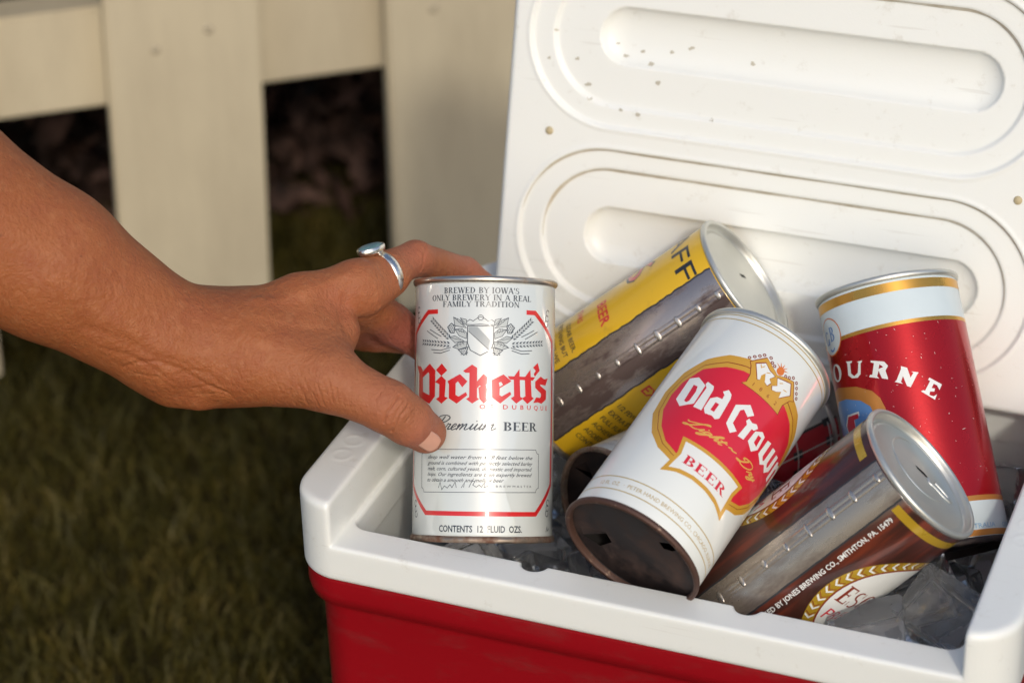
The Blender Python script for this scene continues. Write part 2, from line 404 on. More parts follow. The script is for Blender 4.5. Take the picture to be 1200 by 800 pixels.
# ================================================================== BEER CANS
TR = {"pick":[[[-40.5,81.4],[-36.6,80.8],[-34.9,79.3],[-34.3,68.9],[-33.6,61.4],[-35.6,61.9],[-37.7,63.9],[-40.8,64.7],[-37.8,67.1],[-37.9,77.9]],[[-35.4,77.8],[-28.7,81.9],[-25.1,78.9],[-28.2,77.1],[-29.6,78.6],[-34.8,76.0]],[[-28.9,79.4],[-25.1,78.9],[-25.2,67.1],[-28.4,65.5],[-28.8,77.7]],[[-25.2,67.1],[-28.8,64.0],[-34.8,66.2],[-34.6,69.2],[-28.6,67.3]],[[-21.0,81.8],[-18.3,79.0],[-21.2,76.8],[-24.0,79.2]],[[-24.4,73.7],[-21.2,76.2],[-18.9,74.3],[-19.4,66.6],[-18.0,66.2],[-20.9,64.0],[-23.7,65.8],[-22.1,66.6],[-22.0,72.8]],[[-17.3,73.9],[-11.4,76.9],[-8.1,73.9],[-10.2,71.6],[-12.3,74.3],[-13.7,73.1],[-13.7,67.5],[-11.9,66.6],[-8.5,68.6],[-8.1,67.6],[-12.8,64.0],[-16.6,66.3],[-16.6,72.5]],[[-9.4,78.7],[-5.7,81.3],[-3.6,80.0],[-3.5,66.4],[-2.8,65.8],[-5.4,64.1],[-7.8,65.8],[-6.6,66.6],[-6.6,78.1],[-8.6,78.1]],[[-3.5,73.3],[-0.3,77.0],[1.6,75.5],[0.9,72.9],[-0.8,72.0],[-2.3,72.3],[-3.5,70.8]],[[-2.3,71.0],[0.4,72.6],[1.0,70.5],[0.6,66.4],[1.9,65.9],[-0.1,64.2],[-1.8,66.1]],[[3.7,74.4],[8.9,77.0],[12.3,74.3],[6.9,71.1],[6.8,67.7],[8.2,66.9],[12.1,69.1],[12.5,68.3],[7.5,64.3],[4.0,66.8]],[[14.2,76.2],[16.6,79.4],[17.2,67.1],[18.5,66.5],[15.4,64.4],[13.0,66.4],[14.5,67.3]],[[11.4,76.3],[25.6,76.3],[24.4,75.2],[12.1,75.3]],[[20.1,76.3],[22.8,79.3],[23.7,67.2],[24.9,66.7],[21.4,64.4],[18.8,66.5],[20.5,67.4]],[[25.1,80.9],[27.6,82.8],[28.9,79.8],[26.0,77.2],[25.5,77.9],[26.8,79.5]],[[26.5,74.4],[30.1,76.7],[32.8,75.5],[35.9,76.0],[34.1,73.2],[31.8,73.4],[29.7,73.6],[29.2,72.7],[34.7,70.3],[34.5,66.7],[30.7,64.7],[28.0,65.3],[25.5,64.9],[27.1,67.0],[29.9,66.8],[30.8,68.0],[30.6,69.2],[26.5,71.8]],[[6.7,73.5],[7.8,73.9],[8.7,72.6],[7.2,71.5]]],"prem":[[[-25.1,57.5],[-22.7,58.1],[-20.8,56.9],[-21.5,55.1],[-23.8,54.3]],[[-22.7,57.8],[-24.2,53.4],[-25.0,51.9]],[[-22.4,52.2],[-21.1,54.5],[-19.9,54.8]],[[-20.4,52.5],[-18.9,53.4],[-19.0,54.8],[-20.4,53.4],[-19.6,51.9],[-17.9,52.8]],[[-17.5,51.6],[-16.5,54.6],[-16.5,53.4],[-14.9,54.6],[-15.5,51.6]],[[-15.5,51.6],[-14.5,53.7],[-13.3,54.6],[-13.9,51.9],[-12.6,52.2]],[[-11.7,54.9],[-12.4,52.2],[-11.3,51.9]],[[-9.8,54.9],[-10.7,52.2],[-9.2,52.5],[-8.0,54.9],[-8.5,52.0],[-7.3,52.3]],[[-6.5,54.6],[-7.0,52.3],[-5.5,52.6],[-4.1,54.6],[-4.6,52.0],[-3.5,52.3]],[[-2.3,51.7],[-1.2,55.0],[-1.4,52.9],[0.6,54.7],[0.1,51.8]],[[1.2,53.0],[2.4,54.4],[1.8,51.8]],[[3.0,51.8],[4.1,54.8],[3.9,53.3],[5.6,54.5],[5.1,52.1],[6.0,52.4]]],"oldc":[[[-24.8,63.9],[-25.2,76.8],[-21.2,78.5],[-15.9,75.2],[-15.5,64.1],[-20.8,60.5]],[[-20.5,64.0],[-21.2,73.8],[-19.0,73.5],[-18.1,70.5],[-18.2,64.8],[-19.1,63.6]],[[-16.3,76.0],[-16.0,77.6],[-12.3,76.5],[-11.6,74.6],[-10.7,62.4],[-14.9,62.5],[-14.8,74.3]],[[-7.5,76.1],[-5.7,78.3],[-3.6,76.9],[-2.8,74.7],[-2.0,63.2],[-3.4,61.7],[-5.4,62.5],[-8.6,61.8],[-10.3,64.0],[-10.5,70.0],[-8.3,72.2],[-5.8,72.5],[-6.0,74.8]],[[-7.5,64.8],[-7.5,69.5],[-5.6,69.4],[-5.6,64.7]],[[1.6,63.3],[0.5,73.8],[5.9,78.3],[10.0,75.5],[7.9,72.6],[4.7,74.4],[3.5,72.9],[4.0,65.4],[7.5,63.4],[5.4,60.5]],[[8.4,70.7],[8.9,72.6],[11.2,72.0],[13.4,73.2],[15.1,72.1],[13.9,69.9],[12.6,69.6],[12.2,62.7],[9.0,62.0],[9.6,69.6]],[[14.3,63.9],[14.7,70.2],[18.0,73.0],[20.4,72.1],[21.1,65.0],[18.6,61.5]],[[17.2,65.8],[17.0,70.1],[19.1,70.4],[19.5,65.2]],[[23.5,64.1],[23.3,73.1],[25.7,73.2],[26.5,65.1]],[[28.6,64.3],[29.1,73.6],[31.9,73.9],[32.6,65.7]],[[40.5,65.5],[37.7,72.5]]],"light":[[[-12.0,56.1],[-13.6,54.3],[-12.6,52.5],[-10.6,53.6],[-9.9,57.7],[-8.7,54.3],[-9.6,51.9]],[[-10.4,54.7],[-8.3,55.0],[-6.4,54.9]],[[-6.3,55.4],[-5.2,52.9]],[[-4.1,55.6],[-3.8,53.1],[-3.0,53.7],[-3.2,55.3],[-2.2,51.0],[-4.0,50.1]],[[-1.7,57.4],[-1.4,53.0]],[[-1.3,53.5],[-0.5,55.5],[0.2,52.9],[1.3,53.8]],[[2.2,56.9],[3.0,53.0]],[[2.2,55.0],[5.6,56.2]],[[4.2,53.1],[7.1,55.2]],[[8.7,54.8],[10.4,55.0],[12.8,55.9]],[[15.3,53.3],[15.3,56.0],[18.2,57.9],[21.8,56.9],[20.7,53.9]],[[16.5,57.2],[18.5,53.6]],[[23.3,55.5],[24.4,53.9]],[[24.5,55.8],[26.2,53.8],[29.1,56.5]],[[29.4,56.4],[29.0,53.2],[26.6,52.8]]],"crest":[[[-5.1,96.9],[0.2,103.1],[8.2,99.2],[12.2,101.5],[16.4,103.2],[22.2,96.5],[20.2,94.9],[18.3,90.2],[18.8,86.4],[19.2,85.3],[-2.9,85.1],[-1.4,86.9],[-1.8,91.1],[-3.7,95.2]],[[-2.4,97.4],[1.0,100.4],[4.1,98.5],[7.6,97.9],[6.2,95.1],[7.8,93.9],[7.0,91.6],[5.3,92.2],[3.4,96.0],[2.3,93.9],[2.9,91.6],[1.9,91.0]],[[9.1,98.2],[15.8,101.1],[18.8,96.8],[17.0,94.4],[14.8,91.3],[14.1,94.5],[12.2,92.6],[10.0,91.7],[9.1,93.3],[11.0,95.1]],[[-6.5,98.4],[-4.8,100.2],[-3.1,101.9],[-1.6,103.6],[1.5,104.3],[3.2,102.7],[4.9,102.0],[11.8,102.0],[13.6,102.9],[15.3,104.5],[18.1,104.0],[19.7,102.3],[21.3,100.5],[22.8,98.9]],[[8.5,102.2]],[[1.7,87.8],[5.7,88.0],[10.1,87.9],[14.9,88.0]]],"ban":[[[-9.7,45.2],[-6.7,42.8],[23.3,44.4],[24.9,45.5],[25.5,27.8],[19.0,29.4],[11.0,30.3],[3.0,30.0],[-3.8,28.9],[-9.9,27.2],[-9.3,31.8]],[[-6.6,42.5],[23.3,43.2],[23.3,29.6],[17.9,30.6],[11.2,31.2],[3.1,30.9],[-3.8,30.1],[-7.6,30.1]],[[-4.0,35.4],[-4.0,38.1],[19.3,38.1],[19.6,34.9]]],"ourne":[[[-41.9,86.1],[-36.2,88.8],[-32.2,86.5],[-33.0,82.7],[-38.5,81.0],[-42.6,83.5]],[[-27.7,88.0],[-23.6,87.3],[-24.3,86.5],[-25.2,86.6],[-25.9,81.9],[-24.2,80.2],[-21.7,81.2],[-20.2,85.7],[-21.1,86.2],[-18.1,86.1],[-18.4,85.3],[-19.1,85.1],[-20.3,80.2],[-22.3,79.0],[-25.8,79.6],[-28.0,81.5],[-27.1,86.9]],[[-13.7,84.9],[-7.5,82.9],[-6.1,80.6],[-7.7,78.7],[-7.3,75.6],[-7.3,74.5],[-10.0,75.6],[-10.9,79.4],[-12.1,77.1],[-11.3,75.9],[-16.1,77.7],[-15.3,78.6],[-14.3,78.3],[-12.4,83.4],[-13.9,84.1]],[[-0.4,79.2],[2.2,77.9],[2.8,73.2],[4.5,75.1],[3.7,75.9],[6.9,74.9],[5.9,73.9],[2.0,68.8],[0.5,69.7],[-0.4,74.5],[-1.8,72.1],[-1.1,71.0],[-4.6,72.7],[-3.6,73.2],[-0.7,77.8]],[[11.3,71.8],[16.7,67.9],[14.9,65.5],[14.2,67.8],[12.7,68.7],[11.4,66.9],[12.9,66.4],[12.3,65.1],[10.3,65.4],[9.7,63.9],[11.5,63.0],[13.3,63.7],[11.8,61.3],[6.2,66.1],[7.3,66.5],[8.1,66.1],[11.3,70.2],[10.5,70.9]]],"arch":[[[-50.9,77.8],[-39.2,78.2],[-24.2,75.2],[-16.2,71.3],[-12.8,67.1],[-11.6,63.0]],[[-42.3,72.1],[-32.9,71.4],[-23.4,68.4],[-19.1,65.4],[-17.7,61.8]],[[-37.6,59.2],[-34.4,62.8],[-26.9,62.7],[-26.8,61.4],[-30.0,61.2],[-30.4,57.7]]],"hop":[[[-27.1,102.3],[-17.5,94.2]],[[-34.2,92.3],[-17.5,90.9]],[[-31.2,97.5],[-23.6,93.7]],[[-29.0,98.1],[-21.5,94.6]],[[-27.8,88.7],[-21.8,88.2],[-16.3,89.5]],[[-26.3,87.3],[-21.8,86.9],[-16.7,88.3]],[[-15.0,103.4],[-11.6,102.0],[-8.6,98.4],[-12.1,99.1],[-14.2,99.4]],[[-11.6,103.0],[-8.7,102.3],[-8.3,99.7],[-10.0,100.4]],[[-18.0,98.8],[-16.1,100.6],[-14.2,99.4],[-14.6,96.2],[-16.4,96.2]],[[-14.2,97.8],[-10.7,98.1],[-8.3,96.1],[-8.6,93.5],[-12.0,94.8]],[[-17.1,94.2],[-14.2,94.8],[-9.6,92.5],[-14.1,91.6]],[[-15.2,89.6],[-12.0,91.9],[-8.2,92.2],[-8.5,89.6],[-11.9,88.6]],[[-12.3,88.3],[-7.8,89.6],[-8.5,86.6],[-9.8,86.0]],[[-8.4,101.7],[-5.4,102.7],[-2.1,103.7],[-0.5,103.0],[-0.7,100.4],[-5.3,99.7],[-7.7,100.0]]],"small":[[[-43.3,108.3],[-36.1,106.1],[-37.4,104.4],[-43.2,106.4]],[[32.1,107.9],[37.1,105.8],[35.1,102.7],[38.8,101.7]]]}
def can_root(name, label, b, a, e, group="vintage beer cans in the ice"):
    a = Vector(a).normalized(); e = Vector(e); e = (e - a * e.dot(a)).normalized(); r = a.cross(e)
    M = Matrix(((r.x, -e.x, a.x, b[0]), (r.y, -e.y, a.y, b[1]), (r.z, -e.z, a.z, b[2]), (0, 0, 0, 1)))
    return tag(empty(name, M), label, "beer can", group)
def scaled(bm, s):
    bmesh.ops.scale(bm, vec=(s, s, s), verts=bm.verts); return bm

# --- flat print: 2-D artwork (mm, u round the can, v up it) wrapped on the can as thin ink layers
def PG(*loops):
    pts = [Vector((p[0], p[1], 0)) for l in loops for p in l]
    tris = tessellate_polygon([[Vector((p[0], p[1], 0)) for p in l] for l in loops])
    return [(pts, tris)]
def ST(pts, w, closed=False):
    out = []
    if closed: pts = list(pts) + [pts[0]]
    n = len(pts)
    L_, R_ = [], []
    for i, p in enumerate(pts):
        p = Vector(p)
        if closed:
            a = Vector(pts[i - 1]) if i else Vector(pts[-2]); b = Vector(pts[i + 1]) if i < n - 1 else Vector(pts[1])
        else:
            a = Vector(pts[i - 1]) if i else None; b = Vector(pts[i + 1]) if i < n - 1 else None
        d1 = (p - a).normalized() if a is not None and (p - a).length > 1e-9 else None
        d2 = (b - p).normalized() if b is not None and (b - p).length > 1e-9 else None
        d1 = d1 or d2; d2 = d2 or d1
        m = (d1 + d2); m = m.normalized() if m.length > 1e-6 else d1
        nn = Vector((-m.y, m.x)); k = w / 2 / max(.45, m.dot(d1))
        ww = k
        L_.append(p + nn * ww); R_.append(p - nn * ww)
    V_ = [Vector((q.x, q.y, 0)) for q in L_ + R_]
    F_ = []
    for i in range(n - 1): F_ += [(i, i + n, i + 1 + n), (i, i + 1 + n, i + 1)]
    return [(V_, F_)]
def EL(cx, cy, rx, ry, n=20, a0=0, a1=360):
    return [(cx + rx * math.cos(R(a0 + (a1 - a0) * i / n)), cy + ry * math.sin(R(a0 + (a1 - a0) * i / n))) for i in range(n + (0 if a1 - a0 == 360 else 1))]

# cursive hand: one pen line per letter, smoothed (x-height 1, slanted)
_CU = {'P': (1.5, [[(-.1, 1.9), (.1, 2.3), (.9, 2.4), (1.45, 2.0), (1.2, 1.4), (.55, 1.15)], [(.75, 2.25), (.55, 1.2), (.3, .2), (0, -.1), (-.25, .05)]]),
 'r': (.72, [[(-.1, .0), (.12, .75), (.1, 1.08), (.22, .95), (.5, .95), (.42, .5), (.45, .08), (.72, .15)]]),
 'e': (.72, [[(0, .2), (.3, .45), (.52, .8), (.36, 1.02), (.12, .7), (.12, .2), (.36, 0), (.72, .25)]]),
 'm': (1.5, [[(.0, .55), (.14, .98), (.16, .5), (.1, 0), (.3, .7), (.5, 1.0), (.58, .6), (.5, 0), (.72, .7), (.95, 1.0), (1.0, .6), (1.0, .15), (1.2, .02), (1.5, .3)]]),
 'i': (.5, [[(0, .3), (.18, 1.0), (.14, .3), (.24, .02), (.5, .3)], [(.34, 1.42), (.42, 1.5)]]),
 'u': (1.0, [[(0, .3), (.18, 1.0), (.14, .3), (.3, .0), (.6, .4), (.72, 1.0), (.68, .3), (.78, .02), (1.0, .3)]]),
 'L': (1.5, [[(-.5, 1.5), (-.3, 1.15), (.3, 1.5), (1.1, 2.35), (1.35, 2.6), (1.1, 2.7), (.8, 2.0), (.5, .6), (.1, .0), (-.3, .05), (-.1, .35), (.5, .15), (1.1, -.05), (1.5, .3)]]),
 'g': (.8, [[(.55, .9), (.25, 1.0), (.05, .5), (.2, .05), (.5, .4), (.62, .95), (.5, 0), (.25, -.9), (-.1, -.95), (.1, -.4), (.8, .3)]]),
 'h': (.9, [[(0, .3), (.45, 1.5), (.55, 2.1), (.35, 2.0), (.2, 1.0), (.1, 0), (.35, .8), (.58, 1.0), (.6, .4), (.68, .02), (.9, .3)]]),
 't': (.6, [[(0, .3), (.25, 1.2), (.3, 1.75), (.18, .8), (.22, .1), (.4, .02), (.6, .3)], [(-.15, 1.15), (.65, 1.25)]]),
 '~': (1.3, [[(.1, .45), (.35, .75), (.7, .5), (1.1, .8)]]),
 'D': (1.9, [[(.5, 2.2), (.4, 1.0), (.1, .1), (-.3, .2), (.1, .4), (.6, .0), (1.2, .2), (1.6, 1.1), (1.4, 2.1), (.7, 2.45), (.0, 2.1), (-.1, 1.6), (.2, 1.5)]]),
 'y': (.8, [[(0, .3), (.16, 1.0), (.14, .4), (.3, .05), (.52, .4), (.64, 1.0), (.5, 0), (.25, -.9), (-.1, -.9), (.1, -.3), (.8, .4)]]), ' ': (.55, [])}
def CUR(body, u0, v0, xh, width, w, slant=.42):
    x = 0; strokes = []
    for c in body:
        W, S_ = _CU[c]
        for st_ in S_: strokes.append([(p[0] + x, p[1]) for p in st_])
        x += W
    sx = width / x; out = []
    for st_ in strokes:
        q = [Vector((u0 + (p[0] + slant * p[1]) * sx, v0 + p[1] * xh)) for p in st_]; fine = []
        if len(q) > 2:
            e_ = [q[0] * 2 - q[1]] + q + [q[-1] * 2 - q[-2]]
            for i in range(1, len(e_) - 2):
                a_, b_, c_, d_ = e_[i - 1:i + 3]
                for t_ in (0, .25, .5, .75):
                    fine.append(.5 * ((2 * b_) + (c_ - a_) * t_ + (2 * a_ - 5 * b_ + 4 * c_ - d_) * t_ * t_ + (3 * b_ - 3 * c_ + d_ - a_) * t_ ** 3))
            fine.append(q[-1])
        else: fine = q
        # downstrokes thicker than upstrokes
        for i in range(len(fine) - 1):
            dn = fine[i].y - fine[i + 1].y; L_ = max(1e-6, (fine[i + 1] - fine[i]).length)
            out += ST([fine[i], fine[i + 1] + (fine[i + 1] - fine[i]) * (.12 * w / L_)], w * (1.0 + .55 * max(0, dn / L_)))
    return out
_fc = {}
def font_mesh(body, bold=0.0, shear=0.0, space=1.0):
    key = (body, bold, shear, space)
    if key in _fc: return _fc[key]
    cu = bpy.data.curves.new("lettering_curve", 'FONT'); cu.body = body; cu.resolution_u = 2
    cu.shear = shear; cu.space_character = space; cu.offset = bold; cu.fill_mode = 'FRONT'
    ob = bpy.data.objects.new("lettering_curve", cu); COL.objects.link(ob)
    dg = bpy.context.evaluated_depsgraph_get(); me = bpy.data.meshes.new_from_object(ob.evaluated_get(dg))
    Vv = [Vector((v.co.x, v.co.y, 0)) for v in me.vertices]; Ff = [tuple(p.vertices) for p in me.polygons]
    bpy.data.objects.remove(ob); bpy.data.curves.remove(cu); bpy.data.meshes.remove(me)
    _fc[key] = (Vv, Ff); return _fc[key]
CAP = .73
def TX(body, u0, v0, h, width=None, rot=0, align='l', bold=0.0, shear=0.0, space=1.0):
    """sans lettering, h = cap height; rot 90 reads up the can"""
    Vv, Ff = font_mesh(body, bold, shear, space)
    x0 = min(v.x for v in Vv); x1 = max(v.x for v in Vv); s = h / CAP; sx = s
    if width: sx = width / (x1 - x0)
    dx = {'l': -x0, 'c': -(x0 + x1) / 2, 'r': -x1}[align]; out = []
    for v in Vv:
        x, y = (v.x + dx) * sx, v.y * s
        out.append(Vector((u0 + x, v0 + y, 0)) if rot == 0 else Vector((u0 - y, v0 + x, 0)))
    return [(out, Ff)]
# serif capitals drawn from stems, hairlines, bowls and slab serifs (cap height 1)
def _glyph(c):
    t, h, s, q = .17, .075, .075, .055
    P_ = []
    def box(x0, y0, x1, y1): P_.extend(PG([(x0, y0), (x1, y0), (x1, y1), (x0, y1)]))
    def stem(x, y0=0, y1=1, w=t, top=True, bot=True):
        box(x - w / 2, y0, x + w / 2, y1)
        if bot: box(x - w / 2 - s, y0, x + w / 2 + s, y0 + q)
        if top: box(x - w / 2 - s, y1 - q, x + w / 2 + s, y1)
    def bar(x0, x1, y): box(x0, y - h / 2, x1, y + h / 2)
    def dia(x0, y0, x1, y1, w): P_.extend(PG([(x0 - w / 2, y0), (x0 + w / 2, y0), (x1 + w / 2, y1), (x1 - w / 2, y1)]))
    def bowl(cx, cy, rx, ry, a0, a1, wi=t):
        o = EL(cx, cy, rx, ry, 12, a0, a1); i_ = EL(cx, cy, rx - wi, ry - h, 12, a0, a1)
        P_.extend(PG(o + i_[::-1]))
    def foot(x, y=0): box(x - .13, y - (q if y else 0), x + .13, y + (0 if y else q))
    W = .7
    if c == 'A': dia(.08, 0, .36, 1, .08); dia(.36 + .02, 1, .68, 0, t); bar(.18, .58, .33); foot(.08); foot(.68); W = .78
    elif c == 'B': stem(.16); bowl(.28, .745, .30, .255, -90, 90); bowl(.28, .265, .34, .265, -90, 90); W = .68
    elif c == 'C': bowl(.42, .5, .38, .51, 45, 315); box(.66, .66, .70, .98); W = .76
    elif c == 'D': stem(.16); bowl(.28, .5, .44, .5, -90, 90); W = .78
    elif c in 'EFL':
        stem(.16)
        if c in 'EL': box(.2, 0, .6, h); box(.56, 0, .61, .25)
        if c in 'EF': box(.2, 1 - h, .58, 1); box(.54, .76, .59, 1); bar(.2, .45, .52); box(.42, .42, .465, .62)
        W = .66
    elif c == 'G': bowl(.42, .5, .38, .51, 45, 330); stem(.68, 0, .42, .13, True, False); W = .82
    elif c == 'H': stem(.16); stem(.64); bar(.16, .64, .52); W = .8
    elif c == 'I': stem(.16); W = .34
    elif c == 'J': stem(.3, .2, 1, t, True, False); bowl(.17, .2, .215, .2, 180, 360, .08); W = .44
    elif c == 'M': stem(.12, 0, 1, .07); dia(.15, 1, .45, 0, t); dia(.45, 0, .74, 1, .07); stem(.78); W = .93
    elif c == 'N': stem(.12, 0, 1, .07); dia(.14, 1, .66, 0, t); stem(.68, 0, 1, .07); W = .82
    elif c in 'OQ':
        P_.extend(PG(EL(.42, .5, .38, .51, 24), EL(.42, .5, .38 - t, .51 - h, 24)[::-1]))
        if c == 'Q': dia(.72, -.2, .45, .2, t)
        W = .84
    elif c == 'P': stem(.16); bowl(.28, .72, .32, .28, -90, 90); W = .66
    elif c == 'R': stem(.16); bowl(.28, .735, .31, .265, -90, 90); dia(.62, 0, .36, .5, t); foot(.64); W = .76
    elif c == 'S': bowl(.31, .735, .25, .27, 60, 270, .12); bowl(.31, .265, .27, .27, -120, 90, .12); box(.5, .7, .54, .98); box(.04, .02, .08, .3); W = .62
    elif c == 'T': stem(.34, 0, 1, t, False, True); box(.03, 1 - h, .65, 1); box(.03, .74, .08, 1); box(.6, .74, .65, 1); W = .68
    elif c == 'U': stem(.16, .28, 1, t, True, False); stem(.64, .28, 1, .07, True, False); bowl(.375, .3, .30, .31, 180, 360, .1); W = .78
    elif c == 'V': dia(.08, 1, .36, 0, t); dia(.38, 0, .66, 1, .07); foot(.08, 1); foot(.66, 1); W = .74
    elif c == 'W': dia(.08, 1, .3, 0, t); dia(.32, 0, .52, 1, .07); dia(.5, 1, .72, 0, t); dia(.74, 0, .94, 1, .07); foot(.08, 1); foot(.5, 1); foot(.94, 1); W = 1.02
    elif c == 'Y': dia(.06, 1, .36, .45, t); dia(.36, .45, .64, 1, .07); stem(.36, 0, .48, t, False, True); foot(.06, 1); foot(.64, 1); W = .7
    elif c == "'": dia(.08, .68, .12, 1, .12); W = .2
    elif c in '.,': box(.06, 0, .2, .14); W = .26
    else: W = .36
    return W, P_
_gc = {}
def SF(body, u0, v0, h, width=None, align='c', space=.04, rot=0):
    x = 0; items = []
    for c in body:
        if c not in _gc: _gc[c] = _glyph(c)
        W, P_ = _gc[c]; items.append((x, P_)); x += W + space
    x -= space; sx = (width / x) if width else h
    base = {'l': 0, 'c': -x / 2, 'r': -x}[align]; out = []
    for dx, P_ in items:
        for Vv, Ff in P_:
            q = [((v.x + dx + base) * sx, v.y * h) for v in Vv]
            out.append(([Vector((u0 + a, v0 + b, 0)) if rot == 0 else Vector((u0 - b, v0 + a, 0)) for a, b in q], Ff))
    return out
def RING(v0, v1, u0=-104, u1=104): return PG([(u0, v0), (u1, v0), (u1, v1), (u0, v1)])
CANR = 33.0
def ink(can, s, name, mat, art, layer, kind=None, label=None):
    bm = bmesh.new(); lo, hi = 1e9, -1e9
    for k, (Vv, Ff) in enumerate(art):
        vs = [bm.verts.new((v.x, v.y, (k % 7) * .0035)) for v in Vv]
        for f_ in Ff:
            try: bm.faces.new([vs[i] for i in f_])
            except ValueError: pass
        lo = min([lo] + [v.x for v in Vv]); hi = max([hi] + [v.x for v in Vv])
    bmesh.ops.triangulate(bm, faces=[f_ for f_ in bm.faces if len(f_.verts) > 4])
    g = math.ceil(lo / 2.6) * 2.6
    while g < hi:
        bmesh.ops.bisect_plane(bm, geom=list(bm.verts) + list(bm.edges) + list(bm.faces), plane_co=(g, 0, 0), plane_no=(1, 0, 0), dist=1e-5); g += 2.6
    for f_ in bm.faces:
        if f_.normal.z < 0: f_.normal_flip()
    bm.normal_update()
    bad = [f_ for f_ in bm.faces if f_.normal.z < 0]
    if bad: bmesh.ops.reverse_faces(bm, faces=bad)
    for v in bm.verts:
        r = CANR + .045 + layer * .03 + v.co.z; a = v.co.x / CANR; z = v.co.y
        v.co = Vector((r * math.sin(a), -r * math.cos(a), z)) * (.001 * s)
    o = from_bm(name, bm, mat, can)
    if kind: o['kind'] = kind
    if label: o['label'] = label
    return o

def can_shell(can, s, m_body, m_top, m_bot, H=122.5, z0=0.0, top_bead=True, m_tope=None, m_bote=None, holes=None, inner=None):
    """seamed steel can: body, two double-seam rims, recessed ends"""
    k = .001 * s
    from_bm("body", scaled(lathe([(32.2, z0 + 2.4), (32.75, z0 + 3.0), (33, z0 + 3.8), (33, z0 + 40), (33, z0 + 80), (33, H - 3.9), (32.75, H - 3.1), (32.2, H - 2.6)]), k), m_body, can, auto=60)
    rim = lambda a, b, sg: [(31.6, a + sg * .8), (31.9, a + sg * .2), (32.6, a), (33.5, a + sg * .15), (34.0, a + sg * .7), (34.1, a + sg * 1.6), (33.8, a + sg * 2.6), (33.1, a + sg * 3.1), (32.2, a + sg * 3.0), (31.5, a + sg * 3.0)]
    from_bm("top_rim", scaled(lathe(rim(H, 0, -1), close=True), k), m_top, can, auto=60)
    from_bm("bottom_rim", scaled(lathe(rim(z0, 0, 1), close=True), k), m_bot, can, auto=60)
    from_bm("top_end", scaled(lathe([(31.7, H - 1.2), (31.3, H - 3.6), (30.6, H - 4.2), (29.4, H - 4.0), (28.6, H - 3.3), (27.4, H - 3.4), (26.4, H - 3.9), (15, H - 3.9), (0, H - 3.9)]), k), m_tope or m_top, can, auto=60)
    if holes:
        bm = bmesh.new()
        loops = [[Vector((31.7 * math.cos(2 * math.pi * i / 64), 31.7 * math.sin(2 * math.pi * i / 64), 0)) for i in range(64)]] + [[Vector((x, y, 0)) for x, y in h_] for h_ in holes]
        pts = [p for l in loops for p in l]
        vs = [bm.verts.new((p.x, p.y, z0 + 3.6)) for p in pts]
        for t in tessellate_polygon(loops): bm.faces.new([vs[i] for i in t])
        # bent-in flaps of the punctures
        for h_ in holes:
            c = Vector((sum(p[0] for p in h_) / len(h_), sum(p[1] for p in h_) / len(h_)))
            far = sorted(h_, key=lambda p: -(p[0] ** 2 + p[1] ** 2)); b0, b1 = far[0], far[1]; tip = min(h_, key=lambda p: p[0] ** 2 + p[1] ** 2)
            w = [bm.verts.new((b0[0], b0[1], z0 + 3.7)), bm.verts.new((b1[0], b1[1], z0 + 3.7)), bm.verts.new((tip[0] * .9 + b0[0] * .1, tip[1] * .9 + b0[1] * .1, z0 + 8.5))]
            bm.faces.new(w)
        from_bm("bottom_end", scaled(bm, k), m_bote or m_bot, can, smooth=False)
        from_bm("bottom_wall", scaled(lathe([(31.75, z0 + .8), (31.7, z0 + 3.7)]), k), m_bote or m_bot, can)
        from_bm("dark_inside", scaled(lathe([(32.0, z0 + 4), (32.0, z0 + 40), (0, z0 + 40)]), k), inner, can)
    else:
        from_bm("bottom_end", scaled(lathe([(31.7, z0 + 1.0), (31.3, z0 + 3.6), (30.0, z0 + 4.0), (28, z0 + 3.2), (0, z0 + 3.0)]), k), m_bote or m_bot, can, auto=60)

M_can_white = plain("white_enamel", (.62, .655, .635), rough=.5, spec=.2, coat=1.0, coat_rough=.03, coat_ior=2.0, var=.025, scale=30, bump=.03, bscale=900)
M_cream = plain("cream_white_enamel", (.72, .745, .715), rough=.42, spec=.35, coat=.7, coat_rough=.05, coat_ior=1.7, var=.03, scale=25, bump=.03, bscale=900)
M_rim = spotted("tarnished_tin_rim", (.55, .50, .44), (.30, .20, .13), 90, .52, .75, rough=.30, rough2=.6, metal=.95, metal2=.5)
M_rim_brown = spotted("rusting_tin_rim", (.36, .29, .23), (.13, .055, .030), 120, .42, .62, rough=.38, rough2=.8, metal=.85, metal2=.1, bump=.4)
M_alu = plain("brushed_aluminium_lid", (.62, .62, .575), rough=.42, metal=.85, var=.08, scale=60, bump=.06, bscale=500)
M_rust = spotted("rusted_steel_end", (.034, .027, .027), (.060, .032, .024), 70, .45, .70, rough=.5, rough2=.85, metal=.55, metal2=.0, bump=.35)
M_rustrim = spotted("rust_eaten_rim", (.085, .042, .030), (.30, .21, .15), 220, .58, .72, rough=.55, rough2=.4, metal=.3, metal2=.8, bump=.6)
M_void = plain("dark_can_inside", (.012, .010, .009), rough=.9, scale=50)
M_steel = spotted("bare_tinplate_seam", (.46, .38, .34), (.13, .088, .078), 75, .46, .58, rough=.24, rough2=.42, metal=.9, metal2=.6, bump=.35, stretch=(1, 1, .35))
M_steel_l = spotted("bright_tinplate_seam", (.40, .34, .285), (.18, .14, .115), 70, .46, .64, rough=.27, rough2=.42, metal=.85, metal2=.7, bump=.25, stretch=(1, 1, .35))
M_bump = plain("weld_mark_steel", (.50, .45, .40), rough=.26, metal=.9, scale=300, var=.2, bump=.2, bscale=500)
M_black = plain("black_ink", (.02, .022, .026), rough=.4, coat=.4)
M_navy = plain("blue_black_ink", (.045, .055, .07), rough=.4, coat=.4)
